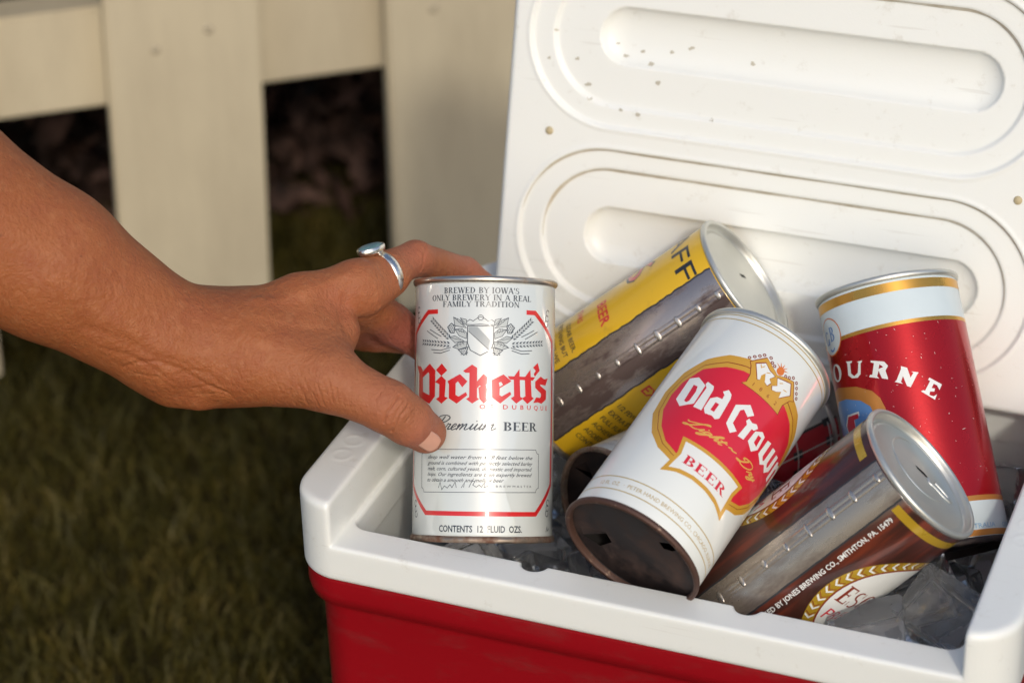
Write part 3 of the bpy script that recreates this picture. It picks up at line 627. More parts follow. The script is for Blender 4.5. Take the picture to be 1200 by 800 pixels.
M_grey = plain("grey_ink", (.30, .33, .34), rough=.4, coat=.4)
M_redink = plain("red_ink", (.62, .020, .022), rough=.32, coat=.5, var=.05, scale=100)
M_crimson = plain("crimson_ink", (.60, .014, .034), rough=.34, coat=.5, var=.05, scale=60)
M_gold = plain("ochre_gold_ink", (.56, .30, .035), rough=.36, coat=.4, var=.06, scale=100)
M_goldline = plain("dull_gold_line", (.50, .36, .13), rough=.4, metal=.2)
M_goldfoil = plain("gold_foil_band", (.70, .38, .08), rough=.28, metal=.85, var=.15, scale=60)
M_ochre = plain("copper_gold_band", (.62, .26, .06), rough=.34, metal=.5, var=.12, scale=80)
M_yellow = spotted("yellow_enamel", (.72, .43, .012), (.50, .28, .02), 130, .60, .80, rough=.32, rough2=.5, coat=.45, bump=.05)
M_orange = plain("orange_ink", (.62, .16, .02), rough=.4, coat=.4)
M_blue = plain("blue_ink", (.10, .24, .52), rough=.38, coat=.4)
M_paleblue = plain("pale_blue_print", (.28, .45, .62), rough=.4, coat=.3)
M_dkred = plain("dark_red_line", (.22, .03, .012), rough=.4)
M_redmetal = plain("metallic_red_enamel", (.44, .004, .010), rough=.27, metal=.6, coat=.3, coat_rough=.06, var=.10, scale=25, bump=.05, bscale=700)
M_whiteink = plain("white_ink", (.72, .73, .70), rough=.38, coat=.4, var=.04)
M_palegold = plain("pale_gold_script", (.62, .36, .08), rough=.4)

def kernel(p, q, n, w, lean):
    out = []; p, q = Vector(p), Vector(q); d = (q - p).normalized(); nn = Vector((-d.y, d.x))
    for i in range(n):
        c = p.lerp(q, i / (n - 1))
        for sg in (1, -1):
            o = c + nn * sg * w * .5; ax = (d * -1 + nn * sg * .55).normalized(); bx = Vector((-ax.y, ax.x))
            out += PG([o + ax * 1.35, o + bx * .42, o - ax * .8, o - bx * .42])
        out += ST([c, c - d * 1.0], .16)
    return out
def mirror(art, c):
    return [([Vector((2 * c - v.x, v.y, 0)) for v in Vv], [tuple(reversed(f_)) for f_ in Ff]) for Vv, Ff in art]

# ---- the can in the hand
s = .9854
A = can_root("beer_can", "white beer can with red gothic lettering and wheat crest, held by the hand", (.0573, .0449, .2866), (-.1661, .5181, .8391), (.326, -.7742, .5426))
can_shell(A, s, M_can_white, M_rim, M_rim_brown)
ink(A, s, "red_border", M_redink, ST([(-23.8, 106.2), (-30.3, 106.2), (-44.2, 96.5), (-46.5, 60), (-45.6, 26), (-30.2, 13.4), (27.5, 13.4), (41.6, 27), (42.2, 66), (41.2, 93.5), (25.6, 106.2), (20.3, 106.2)], 2.1), 1)
ink(A, s, "slogan_lettering", M_navy, SF("BREWED BY IOWA'S", -2.0, 114.4, 2.75, 36.5) + SF("ONLY BREWERY IN A REAL", -2.3, 111.15, 2.65, 50.5) + SF("FAMILY TRADITION", -2.2, 108.2, 2.55, 37.2), 1)
pk = TR['pick']; art = []
for i, p in enumerate(pk[:-1]):
    art += PG(p, pk[-1][::-1]) if i == 10 else PG(p)
    art += ST(p, .55, closed=True)
ink(A, s, "gothic_name", M_redink, art, 1)
ink(A, s, "town_lettering", M_redink, TX("OF DUBUQUE", 36.0, 61.4, 2.1, 38, align='r', space=1.95, bold=.01), 1)
art = CUR("Premium", -25.4, 51.7, 2.75, 30.5, .42)
ink(A, s, "script_lettering", M_navy, art, 1)
ink(A, s, "beer_lettering", M_navy, SF("BEER", 9.2, 51.5, 4.0, 18.4, align='l'), 1)
art = []
def notched(u0, u1, v0, v1, r):
    pts = [(u0 + r, v1), (u1 - r, v1)]
    for cx, cy, a0 in ((u1, v1, 180), (u1, v0, 90), (u0, v0, 0), (u0, v1, 270)):
        pts += EL(cx, cy, r, r, 5, a0, a0 + 90) if (cx, cy) in ((u1, v1), (u0, v0)) else EL(cx, cy, r, r, 5, a0, a0 + 90)
    return pts
bx = [(-34 + 2, 42.6), (27, 43.0)] + EL(29.2, 43.0, 2.0, 2.0, 5, 180, 270) + [(29.3, 26)] + EL(29.4, 23.4, 2.0, 2.0, 5, 90, 180) + [(-31.8, 23)] + EL(-34, 23, 2, 2, 5, 0, 90) + [(-34.2, 40)] + EL(-34, 42.6, 2, 2, 5, 270, 360)
art += ST(bx, .26, closed=True)
for t_, u_, v_, w_ in (("deep well water from 459 feet below the", -29.0, 38.4, 54), ("ground is combined with perfectly selected barley", -29.2, 35.7, 54.3), ("malt, corn, cultured yeast, domestic and imported", -29.2, 33.1, 54), ("hops. Our ingredients are then expertly brewed", -29.2, 30.5, 54), ("to obtain a smooth and mellow beer", -29.2, 27.9, 39)):
    art += TX(t_, u_, v_, 1.75, w_, shear=.45, bold=.006)
art += TX("BREWMASTER", 6, 25.6, 1.0, 18.5, space=1.6)
art += ST([(-22, 25), (-21, 27.6), (-20, 24.2), (-18.6, 26), (-17, 25), (-15.6, 26.6), (-14.6, 25.2), (-13, 27.8), (-12.4, 25.2)], .28) + ST([(-10, 25.2), (-8.4, 27.8), (-8.9, 25.4)], .28) + ST([(-6.4, 25.4), (-5, 28.4), (-3.6, 28.2), (-4.6, 26.6), (-3, 25.6), (-1.6, 26.6), (-.6, 25.6), (.8, 27.8), (.6, 25.4), (2.4, 26.2)], .28)
ink(A, s, "small_print", M_navy, art, 1)
ink(A, s, "contents_lettering", M_navy, TX("CONTENTS  12  FLUID  OZS.", -1.0, 5.0, 3.1, 40.5, align='c', bold=.022), 1)
h = TR['hop']; fill = []; line = []; dark = []
for i in (6, 7, 9, 10, 11): fill += PG(h[i]); line += ST(h[i], .28, closed=True); c_ = Vector(h[i][0]).lerp(Vector(h[i][2]), .8); line += ST([h[i][0], c_], .22)
for i in (6, 9, 11):
    P0_, P1_ = Vector(h[i][0]), Vector(h[i][2])
    for t_ in (.3, .5, .7): b_ = P0_.lerp(P1_, t_); line += ST([b_, b_ + Vector((.3, 1.0))], .2) + ST([b_, b_ + Vector((.8, -.8))], .2)
for i in (8, 12):
    cx_ = sum(p[0] for p in h[i]) / len(h[i]); cy_ = sum(p[1] for p in h[i]) / len(h[i])
    dark += ST(h[i], .4, closed=True)
    for a_ in range(4):
        for b_ in range(4):
            q = (cx_ - 1.3 + a_ * .85 + (b_ % 2) * .4, cy_ - 1.3 + b_ * .85)
            dark += PG([(q[0] - .34, q[1]), (q[0], q[1] - .5), (q[0] + .34, q[1]), (q[0], q[1] + .25)])
dark += kernel(h[0][0], h[0][1], 9, 1.5, 1) + kernel(h[1][0], h[1][1], 10, 1.5, 1)
for i in (2, 3, 4, 5): line += ST(h[i], .36)
line += ST([(-8.6, 101.2), (-7, 102.3), (-5.4, 101.6), (-3.8, 102.8), (-2, 103.6)], .3) + ST([(-8, 100), (-5.5, 99.9), (-2, 100.2)], .3)
F_ = fill + mirror(fill, -2.0); Ln = line + mirror(line, -2.0); Dk = dark + mirror(dark, -2.0)
sh = [(-8.0, 99.4), (4.0, 99.4), (4.0, 91.5), (2.6, 88.2), (-2.0, 85.8), (-6.6, 88.2), (-8.0, 91.5)]
ink(A, s, "crest_leaves", plain("pale_grey_print", (.44, .47, .46), rough=.4, coat=.4), F_, 1)
ink(A, s, "crest_shading", M_grey, PG([(-7.5, 99), (-3.5, 99), (2.6, 92.8), (3.6, 90.0), (2.2, 88.4), (-7.5, 97.2)]), 1)
ink(A, s, "crest_drawing", M_navy, Ln + Dk + ST(sh, .4, closed=True) + ST([(-7.6, 97), (2.2, 88.2)], .3) + ST(EL(-2, 103.2, 1.3, 1.2, 10), .3, closed=True), 2)
for cx, cy, sg in ((-40, 106, 1), (35.5, 105, -1), (38.2, 17, -1), (-40.5, 16, 1)):
    orn = []
    for q in range(3): orn += ST(EL(cx + sg * q * .5, cy - q * 2.4 + 1.5, 1.5, 1.5, 8, 20 + 50 * q, 300 + 40 * q), .45)
    ink(A, s, "corner_ornament", M_navy, orn, 1)
orn = ST([(36.5, 5), (37.6, 7.4), (38.2, 5.6), (40, 6.6)], .5) + PG([(38, 2.2), (38.8, 2.2), (38.8, 3), (38, 3)])
ink(A, s, "maker_mark", M_navy, orn, 1)

# ---- the big white and red can lying in front
s = .993
B = can_root("beer_can", "white can with red and gold crown label, tipped over, rusty punctured bottom facing out", (.14, .0148, .3182), (.2294, .9099, .3457), (.4122, -.4126, .8123))
can_shell(B, s, M_cream, M_alu, M_rustrim, m_bote=M_rust, holes=[[(-25.3, 12.7), (-14.2, 3.7), (-9.7, 7.9), (-13, 17.5), (-22.3, 18.3)], [(7.2, -18.3), (10.9, -22.6), (15.7, -22.6), (14.3, -18.5), (10.7, -15.8)]], inner=M_void)
UC = 7.7
def sym(pts): return list(pts) + [(2 * UC - x, y) for x, y in reversed(pts)]
gl = [(4, 98.6), (-5.6, 97.9), (-14.7, 95.4), (-23.5, 89.6), (-30.9, 80.1), (-34.4, 68.1), (-32.4, 54.5), (-25.2, 43.1), (-17.6, 36.2), (-9.9, 32.9), (2, 31.6)]
rl = [(4, 91.6), (-5, 90.8), (-12.8, 88.6), (-22.0, 83.4), (-27.6, 74), (-28.9, 66), (-27.6, 57), (-22.6, 47.6), (-16.1, 40.6), (-9, 37.2), (2, 36)]
mid = [(a[0] * .42 + b[0] * .58, a[1] * .42 + b[1] * .58) for a, b in zip(gl, rl)]; mid2 = [(a[0] * .36 + b[0] * .64, a[1] * .36 + b[1] * .64) for a, b in zip(gl, rl)]
ink(B, s, "gold_cartouche", M_gold, PG(sym(gl)), 0)
ink(B, s, "cartouche_line", M_dkred, PG(sym(mid), sym(mid2)[::-1]), 1)
ink(B, s, "red_field", M_crimson, PG(sym(rl)), 2)
oc = TR['oldc']; art = PG(oc[0], oc[1][::-1]) + PG(oc[2]) + PG(oc[3], oc[4][::-1]) + PG(oc[5]) + PG(oc[6]) + PG(oc[7], oc[8][::-1])
art += PG([(22.6, 64.2), (22.9, 72.6), (25.6, 73.4), (25.6, 65.6), (27.2, 64.2), (27.9, 64.8), (28.2, 73.2), (30.9, 73.8), (30.9, 66), (32.4, 64.8), (33.2, 66), (33.4, 73.6), (36.0, 74.2), (36, 65.6), (32.8, 62.0), (29.6, 64), (27, 61.8)])
art += PG([(38.0, 63), (38.0, 73), (39.4, 74.4), (41, 73.4), (43.4, 75), (46.2, 73.2), (46.2, 63.6), (43.4, 63.4), (43.4, 71.2), (42.2, 72), (40.8, 71), (40.8, 63)])
ink(B, s, "gothic_name", M_whiteink, art, 3)
art = CUR("Light", -13.4, 52.6, 1.85, 18.5, .55) + CUR("~", 7.2, 53.6, 1.9, 5.4, .6) + CUR("Dry", 15.2, 53.2, 1.95, 14, .55)
ink(B, s, "script_lettering", M_palegold, art, 3)
bn = TR['ban']
ink(B, s, "banner_border", M_gold, PG([(-10.6, 46.4), (26.2, 46.6), (24.6, 40), (26, 26.4), (18.5, 29.2), (11, 30.2), (3, 30.2), (-4, 29.0), (-10.6, 26.2), (-8.6, 38)]), 4)
ink(B, s, "banner", M_whiteink, PG([(-8.2, 44.6), (23.6, 44.8), (22.6, 40), (23.4, 29.6), (17.5, 31.4), (11, 32.2), (3, 32.2), (-3.5, 31.2), (-8.2, 29.4), (-6.8, 38)]), 5)
ink(B, s, "beer_lettering", M_crimson, SF("BEER", 7.6, 34.6, 4.6, 24.2), 6)
cr = TR['crest']
ink(B, s, "crown_outline", M_dkred, PG([(p[0] + (p[0] - 8.5) * .035, p[1] + (p[1] - 94) * .035) for p in cr[0]]), 3)
ink(B, s, "gold_crown", M_gold, PG(cr[0]), 4)
for q in (cr[1], cr[2]):
    cx = sum(p[0] for p in q) / len(q); cy = sum(p[1] for p in q) / len(q)
    ink(B, s, "crown_red_lining", M_dkred, PG([(cx + (p[0] - cx) * 1.09, cy + (p[1] - cy) * 1.09) for p in q]), 5)
    ink(B, s, "crown_lettering", M_whiteink, PG(q), 6)
ink(B, s, "crown_strokes", M_gold, ST([(-.6, 98.6), (.4, 97.2), (1.4, 98.8)], .4) + ST([(3.6, 96.6), (5.2, 97.6)], .4) + ST([(11.2, 97.0), (12.6, 98.2)], .4) + ST([(14.4, 96), (16.4, 96.6)], .4) + PG(EL(8.5, 95.0, .7, .9, 8)), 7)
art = []
for t_, p in zip("1862", cr[5]): art += TX(t_, p[0], p[1] - .9, 2.0, align='c')
ink(B, s, "year_numeral", M_dkred, art, 5)
art = []
for p in cr[3]: art += ST(EL(p[0], p[1], .62, .62, 8), .42, closed=True)
ink(B, s, "crown_pearls", M_dkred, art, 3)
ink(B, s, "crown_jewel", M_orange, PG(EL(8.4, 101.9, 1.9, 2.0, 12)) + [z_ for t_ in range(5) for z_ in PG([(8.4 + 1.2 * math.cos(R(30 + 30 * t_ - 18)), 102.6 + 1.2 * math.sin(R(30 + 30 * t_ - 18))), (8.4 + 4.2 * math.cos(R(30 + 30 * t_)), 102.2 + 4.2 * math.sin(R(30 + 30 * t_))), (8.4 + 1.2 * math.cos(R(30 + 30 * t_ + 18)), 102.6 + 1.2 * math.sin(R(30 + 30 * t_ + 18)))])], 5)
for v_ in (118.0, 115.4, 15.8, 8.6): ink(B, s, "gold_line", M_goldline, RING(v_, v_ + .52), 0)
ink(B, s, "maker_lettering", M_goldline, TX("12 FL. OZ.  ·  PETER HAND BREWING CO., CHICAGO, ILLINOIS", 4, 11.2, 2.1, 76, align='c'), 0)

# ---- weld seams
def seam(can, s, u0, u1, bumps, m, jag, ub, H, edge_mat):
    rg = random.Random(5); L_, R_ = [], []
    v = 3.6
    while v < H - 3.6:
        L_.append((u0 + rg.uniform(-jag, jag), v)); R_.append((u1 + rg.uniform(-jag, jag), v)); v += 2.3
    L_.append((u0, H - 3.6)); R_.append((u1, H - 3.6))
    ink(can, s, "seam_edge", edge_mat, PG([(p[0] - .9, p[1]) for p in L_] + [(p[0] + .9, p[1]) for p in R_[::-1]]), 1)
    ink(can, s, "seam_strip", m, PG(L_ + R_[::-1]), 2)
    # lapped side seam: a low ridge up the strip
    bm = bmesh.new(); pr = [(-2.6, 0), (-2.0, .22), (-.5, .30), (-.15, .12), (.15, .12), (.5, .30), (2.0, .22), (2.6, 0)]
    rows = []
    for z_ in (4.0, H / 2, H - 4.0):
        rows.append([bm.verts.new(Vector(((CANR + .12 + h_) * math.sin((ub + d) / CANR), -(CANR + .12 + h_) * math.cos((ub + d) / CANR), z_)) * (.001 * s)) for d, h_ in pr])
    for a_, b_ in zip(rows, rows[1:]):
        for i in range(len(pr) - 1): bm.faces.new((a_[i], a_[i + 1], b_[i + 1], b_[i]))
    bmesh.ops.recalc_face_normals(bm, faces=bm.faces)
    if sum(f_.normal.y for f_ in bm.faces) > 0: bmesh.ops.reverse_faces(bm, faces=bm.faces)
    from_bm("side_seam", bm, m, can, auto=70)
    me = None
    for v in bumps:
        if me is None:
            bm = bmesh.new(); bmesh.ops.create_uvsphere(bm, u_segments=16, v_segments=8, radius=1)
            bmesh.ops.scale(bm, vec=(2.9 * .001 * s, .46 * .001 * s, 1.35 * .001 * s), verts=bm.verts)
            me = bpy.data.meshes.new("weld_mark"); bm.to_mesh(me); bm.free()
        o = link("weld_mark", me, M_bump, can)
        a_ = ub / CANR; o.location = Vector((CANR + .15, 0, 0)).length * .001 * s * Vector((math.sin(a_), -math.cos(a_), 0)) + Vector((0, 0, v * .001 * s))
        o.rotation_euler = (0, 0, a_); kk = .75 + .5 * rg.random(); o.scale = (kk, 1, .8 + .4 * rg.random())

# ---- the yellow can at the back
s = .9918
C = can_root("beer_can", "yellow beer can with black lettering and bare weld seam, leaning on the open lid", (.0503, .1571, .2916), (.7471, .2315, .6231), (.0307, -.9484, .3156))
can_shell(C, s, M_yellow, M_alu, M_rim)
seam(C, s, -14.2, 13.2, [6.5, 18.7, 30.7, 42.5, 54.6, 67.2, 79.4, 91.7, 103.8, 115.4], M_steel, .35, -1.1, 122.5, M_black)
ink(C, s, "large_lettering", M_black, TX("AFF", -15.6, 101.8, 10.8, 38, align='r', bold=.005), 1)
ink(C, s, "large_numeral", M_black, TX("66", -36.0, 73.6, 18.4, 38, align='r', bold=.02), 1)
ink(C, s, "numeral_face", M_redink, TX("66", -37.0, 74.6, 16.6, 36, align='r', bold=.0), 2)
ink(C, s, "red_lettering", M_redink, TX("BEER", -20.9, 55.8, 5.8, 16.5, align='r', bold=.025) + TX("YEARS", -32.6, 43.4, 3.4, 13, align='r', bold=.02), 1)
art = []
for t_, v_ in (("CLEAR BEER.", 36.4), ("NOTHING BUT", 31.2), ("MASTER WE", 26.0), ("BREW IT.", 20.8)): art += TX(t_, -18.2, v_, 2.7, align='r', bold=.012)
ink(C, s, "small_print", M_black, art, 1); art = []
for t_, v_ in (("1/2 FEWER", 40.2), ("EXTRA STEPS", 34.6), ("FULL FLAVOR", 29.4), ("ACHIEVED BY", 24.2), ("ADDED CARE", 19.0), ("CONTENTS 12", 13.8)): art += TX(t_, 17.2, v_, 2.8, bold=.012)
ink(C, s, "small_print", M_black, art, 1)
ink(C, s, "red_letter", M_redink, TX("EXTRA", 17.0, 55.0, 5.6, bold=.02), 1)
bm = bmesh.new(); vs = [bm.verts.new(Vector((x_, y_, 118.62 + .05)) * (.001 * s)) for x_, y_ in ((-4.2, 6.4), (-2.2, 6.6), (-.2, 11.6), (-2.2, 11.4))]; bm.faces.new(vs)
from_bm("opening", bm, M_void, C, smooth=False)

# ---- the brown can at lower right
s = 1.005
D = can_root("beer_can", "brown wood-grained can with silver weld seam, its bare silver top facing right", (.1697, .053, .2598), (.6803, .2033, .7042), (-.0609, -.9417, .3308))
def wood():
    m, N, L, P = new_mat("printed_wood_grain")
    tc = N.new("ShaderNodeTexCoord"); mp = N.new("ShaderNodeMapping"); mp.inputs['Scale'].default_value = (1, 1, .12)
    L.new(tc.outputs['Object'], mp.inputs['Vector'])
    a = N.new("ShaderNodeTexNoise"); a.inputs['Scale'].default_value = 160; a.inputs['Detail'].default_value = 6; L.new(mp.outputs['Vector'], a.inputs['Vector'])
    cr_ = N.new("ShaderNodeValToRGB"); L.new(a.outputs['Fac'], cr_.inputs['Fac'])
    e = cr_.color_ramp.elements; e[0].position = .36; e[0].color = (.030, .010, .006, 1); e[1].position = .66; e[1].color = (.15, .025, .009, 1)
    n = e.new(.5); n.color = (.052, .012, .007, 1)
    L.new(cr_.outputs['Color'], P.inputs['Base Color'])
    P.inputs['Roughness'].default_value = .3; P.inputs['Coat Weight'].default_value = .6; P.inputs['Coat Roughness'].default_value = .07
    return m
M_wood = wood()
can_shell(D, s, M_wood, M_alu, M_rim_brown)
seam(D, s, -16.2, 3.2, [10.4, 23.5, 36.5, 49.8, 62.8, 75.6, 88.6, 101.4, 115.0], M_steel_l, .12, -9.8, 122.5, M_black)
M_mustard = plain("mustard_gold_ink", (.52, .33, .025), rough=.28, metal=.35, coat=.5, var=.1, scale=80)
ink(D, s, "gold_band", M_mustard, RING(111.9, 116.0, 4.8, 84) + RING(111.9, 116.0, -97, -21), 1)
ink(D, s, "packer_lettering", M_whiteink, TX("BREWED & PACKED BY JONES BREWING CO., SMITHTON, PA. 15479", 9.3, 109.4, 2.5, 96, rot=90, align='r', bold=.02), 1)
for cx in (43.5, -58.5):
    ink(D, s, "gold_wreath", M_mustard, PG(EL(cx, 67, 29.5, 34, 48)), 1)
    ink(D, s, "wreath_line", M_dkred, PG(EL(cx, 67, 24.4, 28.9, 48)), 2)
    ink(D, s, "white_oval", M_whiteink, PG(EL(cx, 67, 23.6, 28, 48)), 3)
    ch = []; dk = []
    for i in range(36):
        t_ = 2 * math.pi * i / 36
        def pt(rr_, tt): return (cx + (24.2 + rr_ * 5.4) * math.cos(tt), 67 + (28.7 + rr_ * 5.4) * math.sin(tt))
        d_ = .055 if math.cos(t_) < 0 else -.055
        ch += PG([pt(.12, t_ + d_ * .1), pt(.5, t_ + d_ * 1.3), pt(.9, t_ + d_ * .1), pt(.9, t_ + d_ * .8), pt(.5, t_ + d_ * 2.0), pt(.12, t_ + d_ * .8)])
        dk += ST([pt(.1, t_ - d_ * .6), pt(.5, t_ + d_ * .7), pt(.92, t_ - d_ * .6)], .42)
    ink(D, s, "wreath_leaves", M_whiteink, ch, 2)
    ink(D, s, "wreath_shading", M_dkred, dk, 2)
    ink(D, s, "oval_name", M_dkred, SF("ESQUIRE", cx, 63.6, 10.6, 43), 4)
    ink(D, s, "oval_lettering", M_crimson, TX("PREMIUM", cx, 52.6, 7.0, 37, align='c'), 4)
# pull-ring scar on the lid: raised score line, rivet and a small dark tear
k = .001 * s
bm = bmesh.new()
def bead(bm, pts, w, h_, z_):
    rows = []
    for i, p in enumerate(pts):
        p = Vector(p); a_ = Vector(pts[max(0, i - 1)]); b_ = Vector(pts[min(len(pts) - 1, i + 1)]); d = (b_ - a_).normalized(); n_ = Vector((-d.y, d.x))
        rows.append([bm.verts.new(Vector((q.x, q.y, z_ + hh)) * k) for q, hh in ((p + n_ * w, -.2), (p + n_ * w * .6, h_ * .8), (p, h_), (p - n_ * w * .6, h_ * .8), (p - n_ * w, -.2))])
    for a_, b_ in zip(rows, rows[1:]):
        for i in range(4): bm.faces.new((a_[i], a_[i + 1], b_[i + 1], b_[i]))
    bmesh.ops.recalc_face_normals(bm, faces=bm.faces)
bead(bm, [(3.6, 10.6), (5.6, 8.4), (7.4, 9.6), (9.6, 10.6), (13.5, 11.4), (17.2, 13.0), (18.2, 14.6), (15.4, 16.2), (10.5, 15.4), (7.0, 14.2)], .75, .7, 118.6)
from_bm("score_bead", bm, M_alu, D)
bm = bmesh.new(); vs = [bm.verts.new(Vector((x_, y_, 118.67)) * k) for x_, y_ in ((-4.4, 8.4), (-2.6, 7.6), (2.6, 9.6), (3.2, 11.4), (.6, 11.4))]; bm.faces.new(vs)
from_bm("opening", bm, M_void, D, smooth=False)
bm = bmesh.new(); bead(bm, EL(-2, 9, 17, 17, 30, 130, 350), .8, .45, 118.6)
from_bm("lid_bead", bm, M_alu, D)

# ---- the metallic red can
s = .9993
E_ = can_root("beer_can", "metallic red can with pale bands, gold rings and arched white capitals, leaning at right", (.2544, .1195, .282), (-.3766, .5552, .7416), (.1183, -.7651, .6329))
M_ice_white = plain("blue_white_enamel", (.60, .68, .70), rough=.34, coat=.45, var=.04, scale=120, bump=.05, bscale=700)
can_shell(E_, s, M_ice_white, M_alu, M_rust, z0=-6.0)
ink(E_, s, "red_field", M_redmetal, RING(15.2, 98.2), 0)
ink(E_, s, "gold_band", M_goldfoil, RING(114.0, 118.4), 1); ink(E_, s, "gold_band", M_goldfoil, RING(98.2, 100.0), 1)
ink(E_, s, "orange_band", M_ochre, RING(13.4, 15.8), 1); ink(E_, s, "orange_band", M_ochre, RING(-2.6, .2), 1)
art = []
for i, q in enumerate(TR['ourne']):
    if i == 0: art += PG(EL(-37.4, 84.9, 4.6, 4.2, 20), EL(-37.4, 84.9, 2.3, 3.4, 20)[::-1])
    elif i == 2: art += PG(q, [(-9.9, 82.2), (-8.4, 80.6), (-10.8, 80.2)])
    else: art += PG(q)
ink(E_, s, "arched_lettering", M_whiteink, art, 2)
ink(E_, s, "emblem_ring", M_orange, PG(EL(-37.0, 102, 9.6, 9.0, 28)), 2)
ink(E_, s, "emblem_disc", M_ice_white, PG(EL(-37.0, 102, 9.0, 8.4, 28)), 3)
ink(E_, s, "emblem_lettering", M_blue, SF("G", -40.4, 98.6, 6.6) + SF("B", -34.6, 99.6, 6.8) + ST(EL(-36.5, 97.2, 2.2, 2.0, 8, 200, 340), .9), 4)
ar = [(-56, 57), (-57, 70), (-50.9, 77.2), (-39.2, 78.2), (-24.2, 75.2), (-16.2, 71.3), (-12.8, 67.1), (-11.2, 62), (-11, 54)]
ib = [(-50, 56), (-50, 68), (-42.3, 72.1), (-32.9, 71.4), (-23.4, 68.4), (-18.6, 64.6), (-17.2, 60), (-17, 54)]
ink(E_, s, "emblem_arch", M_ochre, PG(ar), 2)
ink(E_, s, "arch_field", M_blue, PG(ib), 3)
fg = [(-36.6, 55), (-37.6, 59.2), (-34.4, 63.2), (-26.6, 63.0), (-26.6, 61.0), (-30.0, 60.8), (-30.4, 55)]
ink(E_, s, "figure_edge", M_whiteink, PG([(x_ + (x_ + 32) * .16, y_ + (.9 if y_ > 58 else 0)) for x_, y_ in fg]), 4)
ink(E_, s, "figure", M_crimson, PG(fg), 5)
ink(E_, s, "country_lettering", M_paleblue, TX("MELBOURNE, AUSTRALIA", 31.4, 1.0, 2.2, 46, align='r', bold=.015) + TX("CONTENTS 375 ML", 38, 1.0, 2.2, 30, bold=.015), 1)
rg = random.Random(11); art = []
for i in range(90):
    u_ = rg.gauss(0, 22); v_ = rg.uniform(20, 97); a_ = rg.choice([rg.uniform(-.4, .4), rg.uniform(1.2, 2.4)]); l_ = rg.uniform(.2, .75) * (3.2 if i % 13 == 0 else 1); w_ = rg.uniform(.07, .17)
    d = Vector((math.cos(a_), math.sin(a_))) * l_; n_ = Vector((-d.y, d.x)).normalized() * w_; c_ = Vector((u_, v_))
    art += PG([c_ - d, c_ - n_ * .8, c_ + d * .7, c_ + d, c_ + n_])
ink(E_, s, "paint_nicks", plain("bared_metal_nick", (.70, .60, .56), rough=.4), art, 3, kind="stuff")

# ---- the tartan can underneath
s = .9621
G_ = can_root("beer_can", "half-hidden white can with red tartan panel and dark punctured end, under the others", (.1016, .0932, .2816), (.4406, .8961, -.0539), (.6877, -.2983, .6619))
can_shell(G_, s, M_can_white, M_alu, M_rim_brown, H=134, m_bote=M_rust, holes=[[(-27.3, 12.2), (-27.4, 1.4), (-17.5, 3.0)], [(14, -20), (18, -16), (9, -11)]], inner=M_void)
M_tart = plain("tartan_red_print", (.46, .008, .022), rough=.35, coat=.4)
ink(G_, s, "tartan_field", M_tart, PG([(7, 46), (75, 46), (75, 136), (7, 136)]), 0)
ink(G_, s, "tartan_edge", M_black, PG([(6.2, 46), (7.6, 46), (7.6, 136), (6.2, 136)]), 1)
art = []; wl = []
for v_ in (55, 79.5, 104, 129):
    for u_ in (6.9, 17.0, 27, 37, 47): art += PG([(u_ - (1.6 if u_ < 8 else 2.3), v_ - 3.4), (u_ + 2.3, v_ - 3.4), (u_ + 2.3, v_ + 3.4), (u_ - (1.6 if u_ < 8 else 2.3), v_ + 3.4)])
    wl += PG([(7.6, v_ - .4), (70, v_ - .4), (70, v_ + .4), (7.6, v_ + .4)])
for u_ in (17.0, 37): wl += PG([(u_ - .35, 46), (u_ + .35, 46), (u_ + .35, 136), (u_ - .35, 136)])
ink(G_, s, "tartan_squares", M_black, art, 1)
ink(G_, s, "tartan_lines", M_whiteink, wl, 2)
art = []
for t_, v_ in (("PITTSBURGH BREWING CO.", 8.5), ("PITTSBURGH, PA.", 13), ("CONTENTS 12 FL. OZ.", 18.5), ("BREWED AND CANNED BY", 24)): art += TX(t_, -48, v_, 2.3, align='c')
ink(G_, s, "small_print", M_grey, art, 0)
